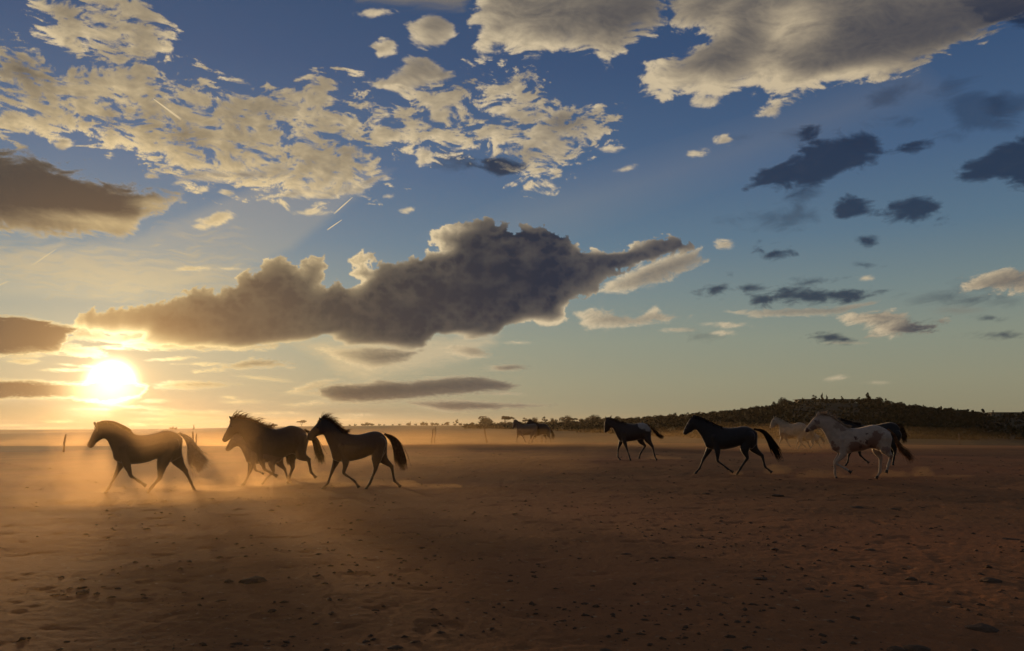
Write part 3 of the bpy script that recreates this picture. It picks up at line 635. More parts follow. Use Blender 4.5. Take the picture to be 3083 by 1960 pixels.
# 1 leading horse with a pale tail, under the sun
build_horse('horse', 'stocky dark horse leading the herd below the sun, long pale tail streaming out',
 [((264,1333),(283,1345)),((270,1322),(287,1338)),((277,1305),(294,1331)),((287,1287),(311,1321)),((291,1277),(322,1326)),((314,1270),(330,1342)),((345,1273),(338,1362)),((380,1289),(344,1384)),((409,1307),(372,1396)),((438,1309),(412,1397)),((468,1303),(446,1391)),((499,1295),(476,1382)),((530,1302),(510,1392)),((550,1320),(545,1375))],
 [('f',[(372,1345),(366,1392),(346,1436),(327,1471),(318,1485)],1),('f',[(372,1345),(380,1392),(394,1432),(420,1449),(433,1458)],-1),('h',[(515,1340),(490,1390),(479,1438),(454,1468),(443,1483)],-1),('h',[(520,1340),(535,1385),(560,1420),(576,1452),(586,1476)],1)],
 [((282,1269),(288,1279),-1),((293,1269),(296,1278),1)], [(543,1306),(564,1320),(578,1345),(587,1372),(600,1396),(616,1416)],
 brown, hair_dark, hair_blond, (318,1486), mane=(.20,170,0), tailw=.10, cut=1, tailn=170, flare=.12)
# 2 tall dark horse behind the foal
build_horse('horse', 'tall dark horse with a bristling mane, second in line, half hidden by the small foal',
 [((671,1317),(684,1329)),((674,1309),(694,1322)),((681,1296),(702,1315)),((691,1276),(714,1306)),((697,1260),(724,1310)),((722,1257),(734,1326)),((762,1267),(742,1348)),((800,1284),(750,1370)),((824,1292),(778,1384)),((850,1288),(818,1386)),((872,1281),(850,1380)),((895,1284),(880,1366)),((918,1296),(902,1376)),((926,1315),(918,1358))],
 [('f',[(780,1330),(768,1380),(754,1418),(740,1448),(731,1461)],1),('f',[(780,1330),(786,1380),(796,1412),(817,1424),(828,1430)],-1),('h',[(895,1325),(878,1374),(882,1408),(871,1440),(866,1456)],1),('h',[(905,1325),(905,1368),(928,1385),(935,1420),(946,1433)],-1)],
 [((690,1252),(697,1262),-1),((697,1252),(701,1261),1)], [(920,1296),(938,1308),(952,1335),(962,1368),(969,1396)],
 brown, hair_red, hair_dark, (731,1462), mane=(.24,170,1), tailw=.07)
# 3 foal
build_horse('foal', 'small brown foal trotting close beside the tall dark horse, in front of its legs',
 [((681,1345),(692,1357)),((684,1339),(699,1352)),((690,1328),(706,1347)),((697,1316),(716,1344)),((701,1306),(724,1350)),((716,1304),(730,1362)),((735,1316),(737,1378)),((760,1332),(744,1392)),((782,1342),(766,1397)),((800,1345),(786,1396)),((818,1343),(802,1393)),((836,1344),(820,1388)),((850,1352),(838,1392)),((856,1362),(850,1382))],
 [('f',[(758,1365),(754,1392),(748,1424),(740,1449),(735,1460)],1),('f',[(760,1365),(762,1392),(770,1415),(783,1420),(790,1424)],-1),('h',[(834,1365),(818,1392),(822,1420),(800,1442),(790,1455)],-1),('h',[(840,1365),(842,1392),(858,1414),(866,1440),(874,1450)],1)],
 [((697,1298),(701,1308),-1),((703,1299),(705,1307),1)], [(850,1352),(862,1360),(868,1378),(870,1400)],
 coat('dusty light brown foal coat', (.17, .105, .065)), hair_dark, hair_dark, (735,1462), mane=(.12,90,1), tailw=.05, tailn=90, voxel=.011, group='horses trotting left across the dirt')
# 4 trailing horse of the left group
build_horse('horse', 'slim dark brown horse with windblown mane, last of the left group, clear of the others',
 [((924,1313),(946,1320)),((927,1306),(952,1315)),((936,1294),(960,1312)),((950,1279),(974,1310)),((965,1261),(982,1326)),((985,1261),(990,1344)),((1008,1277),(996,1362)),((1030,1298),(1003,1384)),((1050,1305),(1030,1391)),((1076,1308),(1062,1388)),((1100,1304),(1094,1380)),((1125,1298),(1122,1370)),((1148,1303),(1144,1384)),((1163,1318),(1160,1362))],
 [('f',[(1020,1345),(1012,1388),(998,1425),(987,1456),(973,1472)],1),('f',[(1030,1345),(1040,1388),(1035,1424),(1067,1448),(1077,1462)],-1),('h',[(1140,1335),(1133,1378),(1129,1412),(1113,1453),(1103,1468)],-1),('h',[(1145,1335),(1152,1378),(1180,1406),(1189,1448),(1204,1464)],1)],
 [((960,1256),(966,1266),-1),((971,1254),(974,1263),1)], [(1162,1309),(1183,1323),(1198,1350),(1207,1384),(1216,1414)],
 brown, hair_red, hair_red, (973,1473), mane=(.24,190,1), tailw=.115)
# 5, 6 far pair in the dust
build_horse('horse', 'far horse facing the camera obliquely, left one of the distant pair in the dust',
 [((1543,1284),(1549,1288)),((1543,1280),(1551,1285)),((1544,1275),(1553,1282)),((1545,1269),(1556,1280)),((1549,1264),(1556,1287)),((1556,1266),(1554,1296)),((1564,1273),(1554,1304)),((1573,1277),(1556,1310)),((1582,1278),(1566,1312)),((1590,1278),(1576,1312)),((1598,1277),(1586,1311)),((1608,1276),(1596,1310)),((1615,1279),(1606,1312)),((1619,1284),(1612,1304))],
 [('f',[(1562,1295),(1559,1309),(1556,1321),(1554,1330),(1553,1334)],1),('f',[(1566,1295),(1572,1309),(1578,1321),(1583,1331),(1585,1335)],-1),('h',[(1604,1295),(1600,1309),(1597,1320),(1592,1333),(1590,1338)],1),('h',[(1606,1295),(1600,1308),(1600,1318),(1603,1330),(1604,1334)],-1)],
 [((1544,1260),(1548,1267),-1),((1553,1259),(1552,1266),1)], [(1617,1281),(1621,1288),(1623,1298),(1622,1312)],
 coat('light bay coat', (.20, .12, .07)), hair_dark, hair_dark, (1590,1338), mane=(.08,40,0), voxel=.02, tailn=60, scalew=.95, hoofs=False)
build_horse('horse', 'far horse with lowered tail, right one of the distant pair in the dust',
 [((1578,1287),(1584,1291)),((1580,1281),(1588,1288)),((1584,1275),(1593,1284)),((1588,1270),(1599,1283)),((1593,1264),(1602,1289)),((1601,1266),(1604,1298)),((1608,1270),(1606,1306)),((1616,1275),(1608,1311)),((1624,1275),(1617,1313)),((1632,1275),(1626,1311)),((1639,1275),(1636,1308)),((1647,1279),(1644,1308)),((1653,1286),(1651,1311)),((1656,1293),(1655,1305))],
 [('f',[(1616,1295),(1613,1310),(1613,1322),(1617,1330),(1620,1335)],1),('f',[(1616,1295),(1610,1310),(1606,1320),(1601,1330),(1598,1335)],-1),('h',[(1648,1297),(1640,1309),(1644,1320),(1643,1331),(1641,1335)],1),('h',[(1650,1297),(1650,1308),(1656,1320),(1657,1331),(1656,1335)],-1)],
 [((1590,1260),(1593,1267),-1),((1596,1260),(1597,1266),1)], [(1655,1290),(1661,1298),(1665,1310),(1665,1324)],
 bay2, hair_dark, hair_dark, (1598,1336), mane=(.10,50,0), voxel=.022, tailn=90, scalew=1.0, hoofs=False)
# 7 appaloosa with a white rump
spot7 = [(1940, 1282, 15, (.34, .27, .21)), (1950, 1288, 11, (.28, .21, .16)), (1929, 1277, 9, (.32, .25, .2))]
build_horse('horse', 'dark brown horse with white spotted rump, alone between distant pair and black horse',
 [((1819,1296),(1828,1301)),((1819,1289),(1832,1298)),((1819,1279),(1836,1293)),((1821,1268),(1841,1287)),((1829,1257),(1848,1295)),((1847,1262),(1854,1308)),((1862,1269),(1860,1320)),((1878,1273),(1868,1329)),((1892,1275),(1882,1330)),((1906,1276),(1898,1329)),((1920,1274),(1914,1326)),((1935,1273),(1930,1322)),((1949,1279),(1948,1325)),((1958,1289),(1957,1312))],
 [('f',[(1876,1303),(1870,1328),(1861,1353),(1860,1374),(1866,1384)],1),('f',[(1878,1303),(1880,1328),(1888,1353),(1894,1372),(1897,1382)],-1),('h',[(1940,1300),(1928,1324),(1942,1343),(1928,1367),(1925,1378)],1),('h',[(1946,1300),(1950,1322),(1964,1345),(1971,1372),(1975,1382)],-1)],
 [((1822,1252),(1827,1262),-1),((1842,1249),(1836,1261),1)], [(1955,1281),(1966,1292),(1980,1308),(1997,1319)],
 coat('dark coat with white rump', (.050, .028, .018), spot7), hair_dark, hair_dark, (1866,1385), mane=(.09,70,2), tailw=.04, voxel=.016, tailn=110)
# 8 black horse with a blaze
W8 = (.34, .26, .19)
sp8 = [(2061, 1286, 6.5, W8), (2066, 1277, 6.5, W8), (2071, 1268, 6, W8), (2058, 1294, 5, W8)]
build_horse('horse', 'near black horse with a pale blaze on its face, ahead of the patched horse',
 [((2057,1300),(2069,1307)),((2059,1294),(2074,1304)),((2067,1277),(2083,1300)),((2076,1262),(2094,1293)),((2086,1254),(2103,1302)),((2106,1257),(2112,1316)),((2132,1268),(2120,1333)),((2162,1283),(2128,1348)),((2188,1288),(2152,1354)),((2210,1287),(2184,1353)),((2230,1284),(2210,1348)),((2248,1284),(2234,1342)),((2264,1290),(2262,1352)),((2280,1302),(2278,1338))],
 [('f',[(2148,1318),(2134,1354),(2116,1386),(2106,1410),(2094,1425)],1),('f',[(2152,1318),(2160,1354),(2161,1387),(2190,1410),(2204,1419)],-1),('h',[(2255,1315),(2242,1350),(2249,1379),(2229,1410),(2218,1428)],-1),('h',[(2262,1315),(2268,1348),(2295,1374),(2304,1406),(2322,1421)],1)],
 [((2088,1247),(2089,1256),-1),((2091,1248),(2093,1256),1)], [(2274,1293),(2296,1298),(2312,1314),(2325,1336),(2338,1360),(2349,1386)],
 coat('black brown coat', (.022, .015, .012), sp8), hair_black, hair_black, (2218,1429), mane=(.11,120,2), tailw=.085)
# 9 white horse with brown patches
R_ = (.21, .105, .065); D_ = (.10, .045, .03)
sp9 = [(2572, 1345, 22, R_), (2594, 1350, 22, R_), (2626, 1332, 22, R_), (2640, 1312, 18, R_), (2622, 1350, 13, D_), (2578, 1318, 7, D_), (2606, 1326, 7, D_), (2592, 1344, 7, D_), (2590, 1328, 5, R_), (2655, 1307, 7, R_),
 (2516, 1350, 13, R_), (2506, 1336, 8, R_), (2462, 1272, 11, (.22, .13, .09)), (2450, 1288, 12, (.20, .12, .08)), (2430, 1294, 9, D_), (2452, 1268, 4, (.05, .03, .02)), (2520, 1282, 14, (.27, .17, .11)), (2538, 1292, 12, (.25, .15, .10)), (2668, 1352, 14, (.26, .15, .10)), (2684, 1374, 9, R_), (2608, 1305, 4, D_)]
build_horse('horse', 'pale cream horse with red brown patches, the nearest and largest on the right, leaping forward',
 [((2424,1291),(2434,1301)),((2429,1284),(2442,1298)),((2438,1272),(2454,1294)),((2450,1258),(2468,1289)),((2465,1249),(2480,1302)),((2490,1249),(2490,1322)),((2516,1262),(2498,1338)),((2544,1281),(2508,1356)),((2566,1289),(2536,1367)),((2586,1288),(2568,1362)),((2608,1283),(2598,1357)),((2633,1279),(2626,1350)),((2660,1288),(2660,1362)),((2682,1300),(2682,1340))],
 [('f',[(2532,1325),(2532,1364),(2513,1392),(2514,1426),(2518,1441)],1),('f',[(2536,1325),(2538,1366),(2516,1394),(2545,1411),(2558,1419)],-1),('h',[(2652,1320),(2642,1354),(2652,1382),(2650,1421),(2641,1438)],1),('h',[(2662,1320),(2664,1352),(2681,1374),(2674,1398),(2668,1419)],-1)],
 [((2465,1238),(2464,1251),1),((2462,1242),(2461,1252),-1)], [(2676,1296),(2691,1308),(2699,1329),(2714,1352),(2733,1368),(2747,1390)],
 coat('cream coat with red brown patches', (.42, .29, .20), sp9, rough=.6), hair_mat('sandy hair', (.38, .24, .14), (.62, .46, .30)), hair_red, (2518,1442), mane=(.15,170,1), tailw=.045, tailn=150)
# 10, 11 pale pair in the dust, 12 dark one beyond the patched horse
cream = coat('dusty cream coat', (.42, .30, .19), [(2338, 1290, 9, (.13, .06, .035)), (2360, 1314, 14, (.2, .11, .07)), (2380, 1318, 12, (.2, .11, .07))])
build_horse('horse', 'dusty cream horse far back between the black horse and the patched one',
 [((2318,1284),(2325,1289)),((2319,1278),(2331,1286)),((2321,1270),(2337,1282)),((2325,1262),(2343,1279)),((2334,1257),(2346,1288)),((2346,1261),(2346,1300)),((2358,1267),(2347,1309)),((2370,1273),(2352,1317)),((2382,1276),(2368,1321)),((2392,1275),(2382,1320)),((2403,1272),(2396,1318)),((2414,1273),(2410,1315)),((2424,1278),(2422,1320)),((2430,1285),(2430,1308))],
 [('f',[(2358,1298),(2354,1320),(2347,1334),(2345,1345),(2343,1352)],1),('f',[(2362,1298),(2366,1320),(2372,1334),(2378,1342),(2383,1347)],-1),('h',[(2418,1297),(2408,1318),(2412,1334),(2404,1348),(2400,1354)],-1),('h',[(2420,1297),(2424,1318),(2432,1332),(2438,1345),(2443,1350)],1)],
 [((2328,1251),(2331,1259),-1),((2336,1251),(2337,1259),1)], [(2430,1283),(2438,1290),(2444,1305),(2448,1320)],
 cream, hair_blond, hair_blond, (2400,1355), mane=(.10,70,1), voxel=.02, tailn=80, hoofs=False)
build_horse('foal', 'pale foal in the dust between the cream horse and the patched horse\'s chin',
 [((2372,1298),(2377,1302)),((2372,1294),(2380,1299)),((2374,1289),(2384,1296)),((2377,1284),(2389,1294)),((2383,1281),(2393,1302)),((2392,1287),(2395,1311)),((2400,1293),(2397,1319)),((2408,1299),(2401,1326)),((2418,1302),(2410,1329)),((2428,1303),(2420,1329)),((2438,1303),(2432,1327)),((2450,1304),(2443,1324)),((2460,1308),(2457,1330)),((2468,1315),(2466,1326))],
 [('f',[(2408,1312),(2404,1328),(2399,1338),(2396,1348),(2393,1353)],1),('f',[(2410,1312),(2412,1328),(2416,1338),(2424,1344),(2428,1348)],-1),('h',[(2452,1314),(2446,1328),(2448,1338),(2442,1348),(2438,1354)],-1),('h',[(2456,1314),(2458,1328),(2466,1338),(2470,1346),(2476,1350)],1)],
 [((2379,1275),(2382,1283),-1),((2385,1275),(2386,1283),1)], [(2466,1312),(2473,1317),(2478,1327),(2480,1336)],
 coat('pale dun coat', (.42, .30, .19)), hair_blond, hair_blond, (2438,1355), mane=(.09,50,0), voxel=.018, tailn=50, hoofs=False)
build_horse('horse', 'dark horse mostly hidden behind the patched one, rump and tail showing',
 [((2488,1300),(2498,1308)),((2492,1292),(2506,1304)),((2500,1282),(2514,1300)),((2510,1272),(2524,1296)),((2520,1266),(2534,1304)),((2536,1265),(2542,1318)),((2556,1269),(2550,1334)),((2580,1276),(2558,1346)),((2604,1280),(2580,1350)),((2630,1280),(2606,1348)),((2656,1275),(2640,1344)),((2682,1271),(2668,1338)),((2700,1278),(2692,1344)),((2710,1290),(2706,1328))],
 [('f',[(2572,1315),(2566,1348),(2556,1370),(2552,1392),(2546,1402)],1),('f',[(2576,1315),(2584,1348),(2590,1370),(2604,1384),(2612,1390)],-1),('h',[(2690,1310),(2680,1340),(2688,1364),(2680,1388),(2674,1402)],1),('h',[(2696,1310),(2690,1338),(2694,1360),(2690,1382),(2688,1396)],-1)],
 [((2517,1257),(2520,1268),-1),((2525,1257),(2527,1267),1)], [(2706,1278),(2716,1288),(2720,1308),(2722,1334)],
 coat('liver brown coat', (.018, .013, .009)), hair_black, hair_dark, (2546,1404), mane=(.14,100,1), tailw=.06, voxel=.017, tailn=120)
# ---------------------------------------------------------------- far house, fence posts, trees, scrub, clods, dust
m_post, N, b = material('weathered fence post wood', (.09, .065, .045), .95)
N.lk(N.mix(N.noise(N.n('ShaderNodeTexCoord').outputs['Object'], 8, 5), (.05, .035, .025), (.15, .11, .08)), b.inputs['Base Color'])
for (bx_, by, tx, ty, wd, lab) in ((191,1351,194,1306,5,'thick wooden fence post standing alone at the far left edge of the dirt'), (583,1342,578,1295,5,'taller of two fence posts right behind the leading horse\'s tail'), (590,1341,590,1300,3,'thin fence post beside the taller one behind the leading horse\'s tail'),
        (1299,1333,1303,1289,4,'crooked left one of the two close fence posts in the glowing dust'), (1308,1334,1310,1284,3.5,'slim right one of the two close fence posts in the glowing dust'), (1466,1332,1458,1288,5,'leaning fence post left of the distant pair of horses'), (1631,1333,1632,1313,4,'short fence post standing among the legs of the distant pair'), (2889,1330,2888,1300,3,'faint fence post in the dark field at far right')):
    P0 = on_ground(bx_, by); 
    if math.hypot(P0.x, P0.y) > 62: 
        k = 62/math.hypot(P0.x, P0.y); P0 = Vector((P0.x*k, P0.y*k, gz(P0.x*k, P0.y*k)))
    d = math.hypot(P0.x, P0.y); G = Geo(); hx, hz_ = (tx-bx_)*d/F, (by-ty)*d/F; r0 = wd*d/F/2; rnd = random.Random(int(bx_))
    pts = [Vector((hx*t+rnd.uniform(-1, 1)*.025, rnd.uniform(-1, 1)*.02, hz_*t-.12*(t == 0))) for t in (0, .25, .5, .75, 1)]
    G.tube(pts, [r0*1.1, r0*rnd.uniform(.9, 1.15), r0, r0*rnd.uniform(.8, 1.1), r0*.8], 9); o = link('fence_post', G.mesh('fence_post'), m_post); o.location = P0
    tag(o, lab, 'fence post', 'old fence posts along the far edge of the dirt')
# hilltop house and the long low building at the right edge
m_wall, N, b = material('brown plaster wall', (.22, .18, .13), .9); m_roof, _, _ = material('dark roof sheet', (.035, .03, .026), .8); m_glass, _, _ = material('dark window glass', (.01, .012, .014), .1, .5)  # walls in one even light brown
def house(x0, x1, ytop, ybot, dist, label, chim=None, over=1.2, nwin=8):
    u0, u1 = (x0-1541.5)/F, (x1-1541.5)/F; xc = (u0+u1)/2
    c0 = Vector((xc*dist, dist, 0)); z1 = EYE+(1280-ytop)/F*dist; z0 = EYE+(1280-ybot)/F*dist-4; wd = (u1-u0)*dist
    root = bpy.data.objects.new('house', None); COL.objects.link(root); root.location = (c0.x, c0.y, z0); tag(root, label, 'house')
    H = z1-z0; G = Geo(); G.box((-wd/2+over, -4, 0), (wd/2-over, 5, H-.5)); link('wall', G.mesh('wall', False), m_wall, root)
    G = Geo(); v = len(G.v); G.box((-wd/2, -5.2, H-.5+.002), (wd/2, 6.2, H-.15)); G.box((-wd/2+2.5, -3, H-.148), (wd/2-2.5, 4, H+.05)); rf = link('roof', G.mesh('roof', False), m_roof, root)
    if chim is not None:
        G = Geo(); cx_ = chim*wd; G.box((cx_-.35, -1, H), (cx_+.35, -.3, H+1.6)); link('chimney', G.mesh('chimney', False), m_wall, rf)
    for k in range(nwin):
        x = -wd/2+over+(k+.6)*(wd-2*over)/nwin; G = Geo(); G.box((x-.9, -4.06, H-2.3), (x+.9, -4.002, H-1.1)); wn = link('window', G.mesh('window', False), m_glass, root)
house(2391, 2572, 1203, 1214, 600, 'long flat roofed house on top of the hill', nwin=9)
house(2962, 3110, 1242, 1250, 615, 'long low building with a chimney at the far right end of the ridge', chim=-.38, nwin=8)
# foliage
m_leaf, N, b = material('dark evergreen scrub leaves', (.035, .042, .018), .9, .1)
oi_ = N.n('ShaderNodeObjectInfo').outputs['Random']; po = N.n('ShaderNodeNewGeometry').outputs['Position']
N.lk(N.mix(N.m('MULTIPLY_ADD', N.noise(po, .5, 3), 2, -.5, clamp=True), (.007, .010, .004), (.020, .021, .009)), b.inputs['Base Color'])
m_bark, _, _ = material('dry bark', (.05, .038, .028), .95)
def crown_mesh(seed, lumps, leaf=.28, n=700):
    r = np.random.RandomState(seed); V = []; Q = []
    w_ = np.array([l[3]*l[4] for l in lumps]); w_ = w_/w_.sum()
    for _ in range(n):
        l = lumps[r.choice(len(lumps), p=w_)]; d = r.normal(size=3); d /= np.linalg.norm(d); rad = r.rand()**.35
        c = np.array(l[:3])+d*rad*np.array([l[3], l[3], l[4]]); a = r.normal(size=3); a /= np.linalg.norm(a); b_ = np.cross(a, r.normal(size=3)); b_ /= np.linalg.norm(b_); s = leaf*r.uniform(.5, 1.2)
        i = len(V); V += [c-a*s-b_*s*.5, c+a*s*.9-b_*s*.6, c+a*s+b_*s*.5, c-a*s*.7+b_*s*.6]; Q.append((i, i+1, i+2, i+3))
    return np_mesh('crown', V, Q, False)
def trunk_mesh(seed, tips, h):
    r = random.Random(seed); G = Geo(); G.tube([(0, 0, -.6), (r.uniform(-.1, .1), 0, h*.25), (r.uniform(-.2, .2), 0, h*.5)], [.16, .12, .09], 7)
    for t in tips: G.tube([(0, 0, h*.3), (t[0]*.5, t[1]*.5, h*.3+(t[2]-h*.3)*.6), t[:3]], [.10, .06, .02], 5)
    return G.mesh('trunk')
PRO = []
for k, kind in enumerate(('round', 'flat', 'round', 'tall', 'flat', 'open')):
    r = random.Random(40+k); lum = []
    if kind == 'round': lum = [(r.uniform(-1.6, 1.6), r.uniform(-1.4, 1.4), r.uniform(1.2, 3.4), r.uniform(.8, 1.5), r.uniform(.7, 1.2)) for _ in range(9)]; h = 4.2
    if kind == 'flat': lum = [(r.uniform(-2.4, 2.4), r.uniform(-1.6, 1.6), r.uniform(2.9, 3.6), r.uniform(.8, 1.4), r.uniform(.35, .55)) for _ in range(9)]; h = 4.0
    if kind == 'tall': lum = [(r.uniform(-.7, .7), r.uniform(-.7, .7), 0.6+i*.68, 1.25-.16*i, .75) for i in range(7)]; h = 5.2
    if kind == 'open': lum = [(r.uniform(-1.8, 1.8), r.uniform(-1.4, 1.4), r.uniform(2.0, 4.4), r.uniform(.35, .7), r.uniform(.3, .6)) for _ in range(11)]; h = 4.8
    PRO.append((kind, crown_mesh(60+k, lum, .26 if kind != 'open' else .18, 620), trunk_mesh(70+k, [(l[0]*.9, l[1]*.9, l[2]) for l in lum[:6]], h*.7), h))
for p in PRO: p[1].materials.append(m_leaf); p[2].materials.append(m_bark)
def tree(px, pyb, hpx, kind, label, group, dist=None, wide=1.0):
    rd = float(np.interp(px, RIDX, RIDD)) if dist is None else dist; d2 = 1.0
    u = (px-1541.5)/F; y = rd/math.hypot(1, u); x = u*y
    zb = gz(x, y) if pyb is None else EYE+(1280-pyb)/F*y
    p = PRO[kind]; s = hpx*y/F/p[3]
    t = bpy.data.objects.new('tree', None); COL.objects.link(t); t.location = (x, y, zb-.25*s); t.scale = (s*wide, s*wide, s); t.rotation_euler = (0, 0, random.uniform(0, 6.28)); tag(t, label, 'tree', group)
    for nm, me in (('crown', p[1]), ('trunk', p[2])):
        c_ = bpy.data.objects.new(nm, me); COL.objects.link(c_); c_.parent = t
for (px, hp, kd, wd, lab) in ((1462, 29, 0, 1.5, 'broad rounded tree, tallest on the plain left of the distant pair of horses'), (1520, 27, 4, 1.2, 'flat topped tree with gaps under its crown, right of the broad rounded one'), (1374, 22, 5, .8, 'slender open tree left of the broad rounded one'),
        (1582, 24, 5, .9, 'thin open tree directly behind the left distant horse'), (1603, 22, 0, 1.2, 'bushy tree behind the right distant horse\'s head'), (1640, 26, 5, .8, 'feathery open tree above the right distant horse\'s tail'), (1667, 19, 0, .9, 'small rounded tree right of the feathery one'), (1702, 27, 0, 1.1, 'rounded tree midway between the distant pair and the spotted rump horse'),
        (1726, 18, 1, 1.1, 'low spreading tree next to the rounded one midway'), (1787, 27, 0, 1.3, 'dense tree just left of the spotted rump horse\'s head'), (1238, 13, 3, .6, 'tiny lone tree on the far horizon above the last horse of the left group'), (1280, 12, 0, 1.2, 'clump like tree left of the pale mound on the horizon'),
        (1100, 8, 2, 1.3, 'very small tree on the horizon above the slim brown horse\'s back'), (913, 20, 1, 1.5, 'hazy flat topped tree above the second horse\'s rump'), (832, 13, 0, 1.0, 'small hazy tree above the second horse\'s withers'), (592, 16, 3, .7, 'hazy tree by the fence posts behind the leading horse'), (526, 11, 0, .9, 'left one of two tiny trees over the leading horse\'s rump'), (538, 9, 0, .9, 'right one of two tiny trees over the leading horse\'s rump'),
        (2412, 18, 3, .9, 'dark pointed tree left of the hilltop house'), (2352, 30, 0, .8, 'dark bushy tree on the slope just below the hilltop house'), (2362, 26, 5, .8, 'open branched tree beside the bushy one below the hilltop house'), (2452, 28, 5, .9, 'bare twiggy tree in front of the hilltop house'), (2472, 30, 3, .6, 'narrow upright tree before the middle of the hilltop house'), (2486, 24, 3, .6, 'shorter upright tree right of the narrow one before the house'),
        (2535, 24, 5, .8, 'thin tree near the right end of the hilltop house'), (2612, 34, 3, 1.3, 'tallest dark conical tree right of the hilltop house'), (2585, 22, 5, .9, 'open tree between the house and the tall conical one'), (2640, 24, 0, 1.0, 'round tree just right of the tall conical one'), (2668, 26, 5, .9, 'open crowned tree standing up on the falling ridge')):
    tree(px, None, hp, kd, lab, None, wide=wd)
rnd = random.Random(5); px = 1745
while px < 2965:
    if 2380 < px < 2578: px = 2580
    hp = rnd.uniform(10, 21)*(1.0 if px > 2050 else .95)
    tree(px, None, hp, rnd.choice((0, 2, 0, 0, 2, 5, 2, 4)), 'small dark scrub tree on the skyline of the long right hand hill', 'scrub trees along the hill skyline', dist=float(np.interp(px, RIDX, RIDD))+rnd.uniform(-40, 15), wide=rnd.uniform(.9, 1.4))
    px += rnd.uniform(7, 15)
px = 1010
while px < 1745:
    tree(px, None, rnd.uniform(5, 12), rnd.choice((0, 0, 2)), 'tiny hazy bush on the far plain\'s horizon', 'bushes along the far horizon', wide=rnd.uniform(1.0, 1.6)); px += rnd.uniform(10, 26)
# scrub that covers the hill, too many to count
V = []; Qs = []; r = np.random.RandomState(9)
for _ in range(5200):
    px = r.uniform(1400, 3250)
    if px > 2945 and r.rand() < .8: continue
    if 2375 < px < 2590 and r.rand() < .85: continue
    rd = float(np.interp(px, RIDX, RIDD)); d = rd*r.uniform(.42, 1.0)**.8; u = (px-1541.5)/F; y = d/math.hypot(1, u); x = u*y; zb = gz(x, y); s = r.uniform(1.0, 2.6)
    for q in range(9):
        c = np.array([x, y, zb+s*.35])+r.normal(size=3)*np.array([.7, .7, .35])*s; a = r.normal(size=3); a /= np.linalg.norm(a); b_ = np.cross(a, r.normal(size=3)); b_ /= np.linalg.norm(b_); k = s*.5
        i = len(V); V += [c-a*k, c+b_*k*.8, c+a*k, c-b_*k*.8]; Qs.append((i, i+1, i+2, i+3))
me = np_mesh('scrub', V, Qs, False); tag(link('scrub', me, m_leaf), 'dark scrub covering the hillside', 'scrub', kind='stuff')
# clods and crumbs of earth
m_clod, N, b = material('dark dung and earth clods', (.035, .024, .016), .95)
N.lk(N.mix(N.noise(N.n('ShaderNodeNewGeometry').outputs['Position'], 30, 4), (.05, .027, .013), (.16, .08, .036)), b.inputs['Base Color'])
def lump(seed, sub=2):
    bm = bmesh.new(); bmesh.ops.create_icosphere(bm, subdivisions=sub, radius=1); r = random.Random(seed); o_ = r.uniform(0, 99)
    co = np.array([v.co[:] for v in bm.verts]); n_ = fbm(co[:, 0]*1.5+o_, co[:, 1]*1.5+co[:, 2]*2.1, 400+seed, 3, .6)
    for v, q in zip(bm.verts, n_): v.co *= 1+.55*q; v.co.z *= .62
    me = bpy.data.meshes.new('clod'); bm.to_mesh(me); bm.free(); me.polygons.foreach_set('use_smooth', [False]*len(me.polygons)); me.materials.append(m_clod); return me
LM = [lump(k) for k in range(8)]
TR = [(2985,1742,60,20),(2580,1524,44,12),(1795,1820,20,14),(2185,1815,34,15),(2182,1796,22,14),(2105,1822,28,14),(2500,1868,34,22),(1940,1862,28,10),(1130,1834,20,10),(250,1778,38,22),(765,1740,74,32),(690,1745,26,16),(820,1834,30,16),(1080,1563,20,10),(1085,1625,18,9),(1400,1565,9,6),(1268,1706,13,9),(1170,1732,14,7),(2744,1738,34,16),(2800,1755,22,8),(2690,1530,30,6),(2340,1488,36,10),(2125,1484,26,10),(1700,1522,12,8),(1706,1509,5,4),(2515,1652,14,12),(2620,1652,36,9),(2830,1583,20,8),(2700,1551,14,8),(3040,1620,50,12),(2975,1702,24,14),(3010,1780,26,12),(3025,1786,20,9),(2440,1770,32,12),(2490,1795,40,10),(2560,1790,22,8),(2625,1806,26,8),(2680,1828,34,10),(2545,1775,20,7),(2760,1945,80,30),(2700,1950,60,26),(2880,1900,50,12),(2960,1885,90,34),(2890,1905,30,9),(1885,1665,36,9),(2020,1675,22,7),(2330,1650,26,8),(2290,1738,44,7),(1190,1945,40,12),(1540,1805,16,9),(1405,1811,18,12),(1425,1800,16,10),(950,1875,22,9),(1180,1788,16,8),(2110,1932,14,5),(2190,1955,44,12),(1820,1955,40,14)]
for i, (px, py, wpx, hpx) in enumerate(TR):
    P0 = on_ground(px, py+hpx*.35); d = P0.y; o = bpy.data.objects.new('dirt_clod', LM[i % 8]); COL.objects.link(o)
    o.location = P0+Vector((0, 0, -.004)); s = wpx*d/F/2; o.scale = (s, s*random.uniform(.7, 1.1), max(.012, min(hpx*d/F*.7, s*1.0))); o.rotation_euler = (0, 0, random.uniform(-.5, .5))
    lab = {0: 'large dark clod heap on the dirt near the right edge', 10: 'broad low mound of earth in the foreground below the small foal', 9: 'upright dark clod in the left foreground below the leading horse',
        40: 'wide dark clod heap at the bottom edge, right of centre', 43: 'widest dark clod heap, close to the bottom right corner', 1: 'flat dark clod pile on the dirt below the patched horse'}.get(i, 'dark clod of dung and earth lying on the bare dirt')
    tag(o, lab, 'clod', 'dark clods scattered over the dirt')
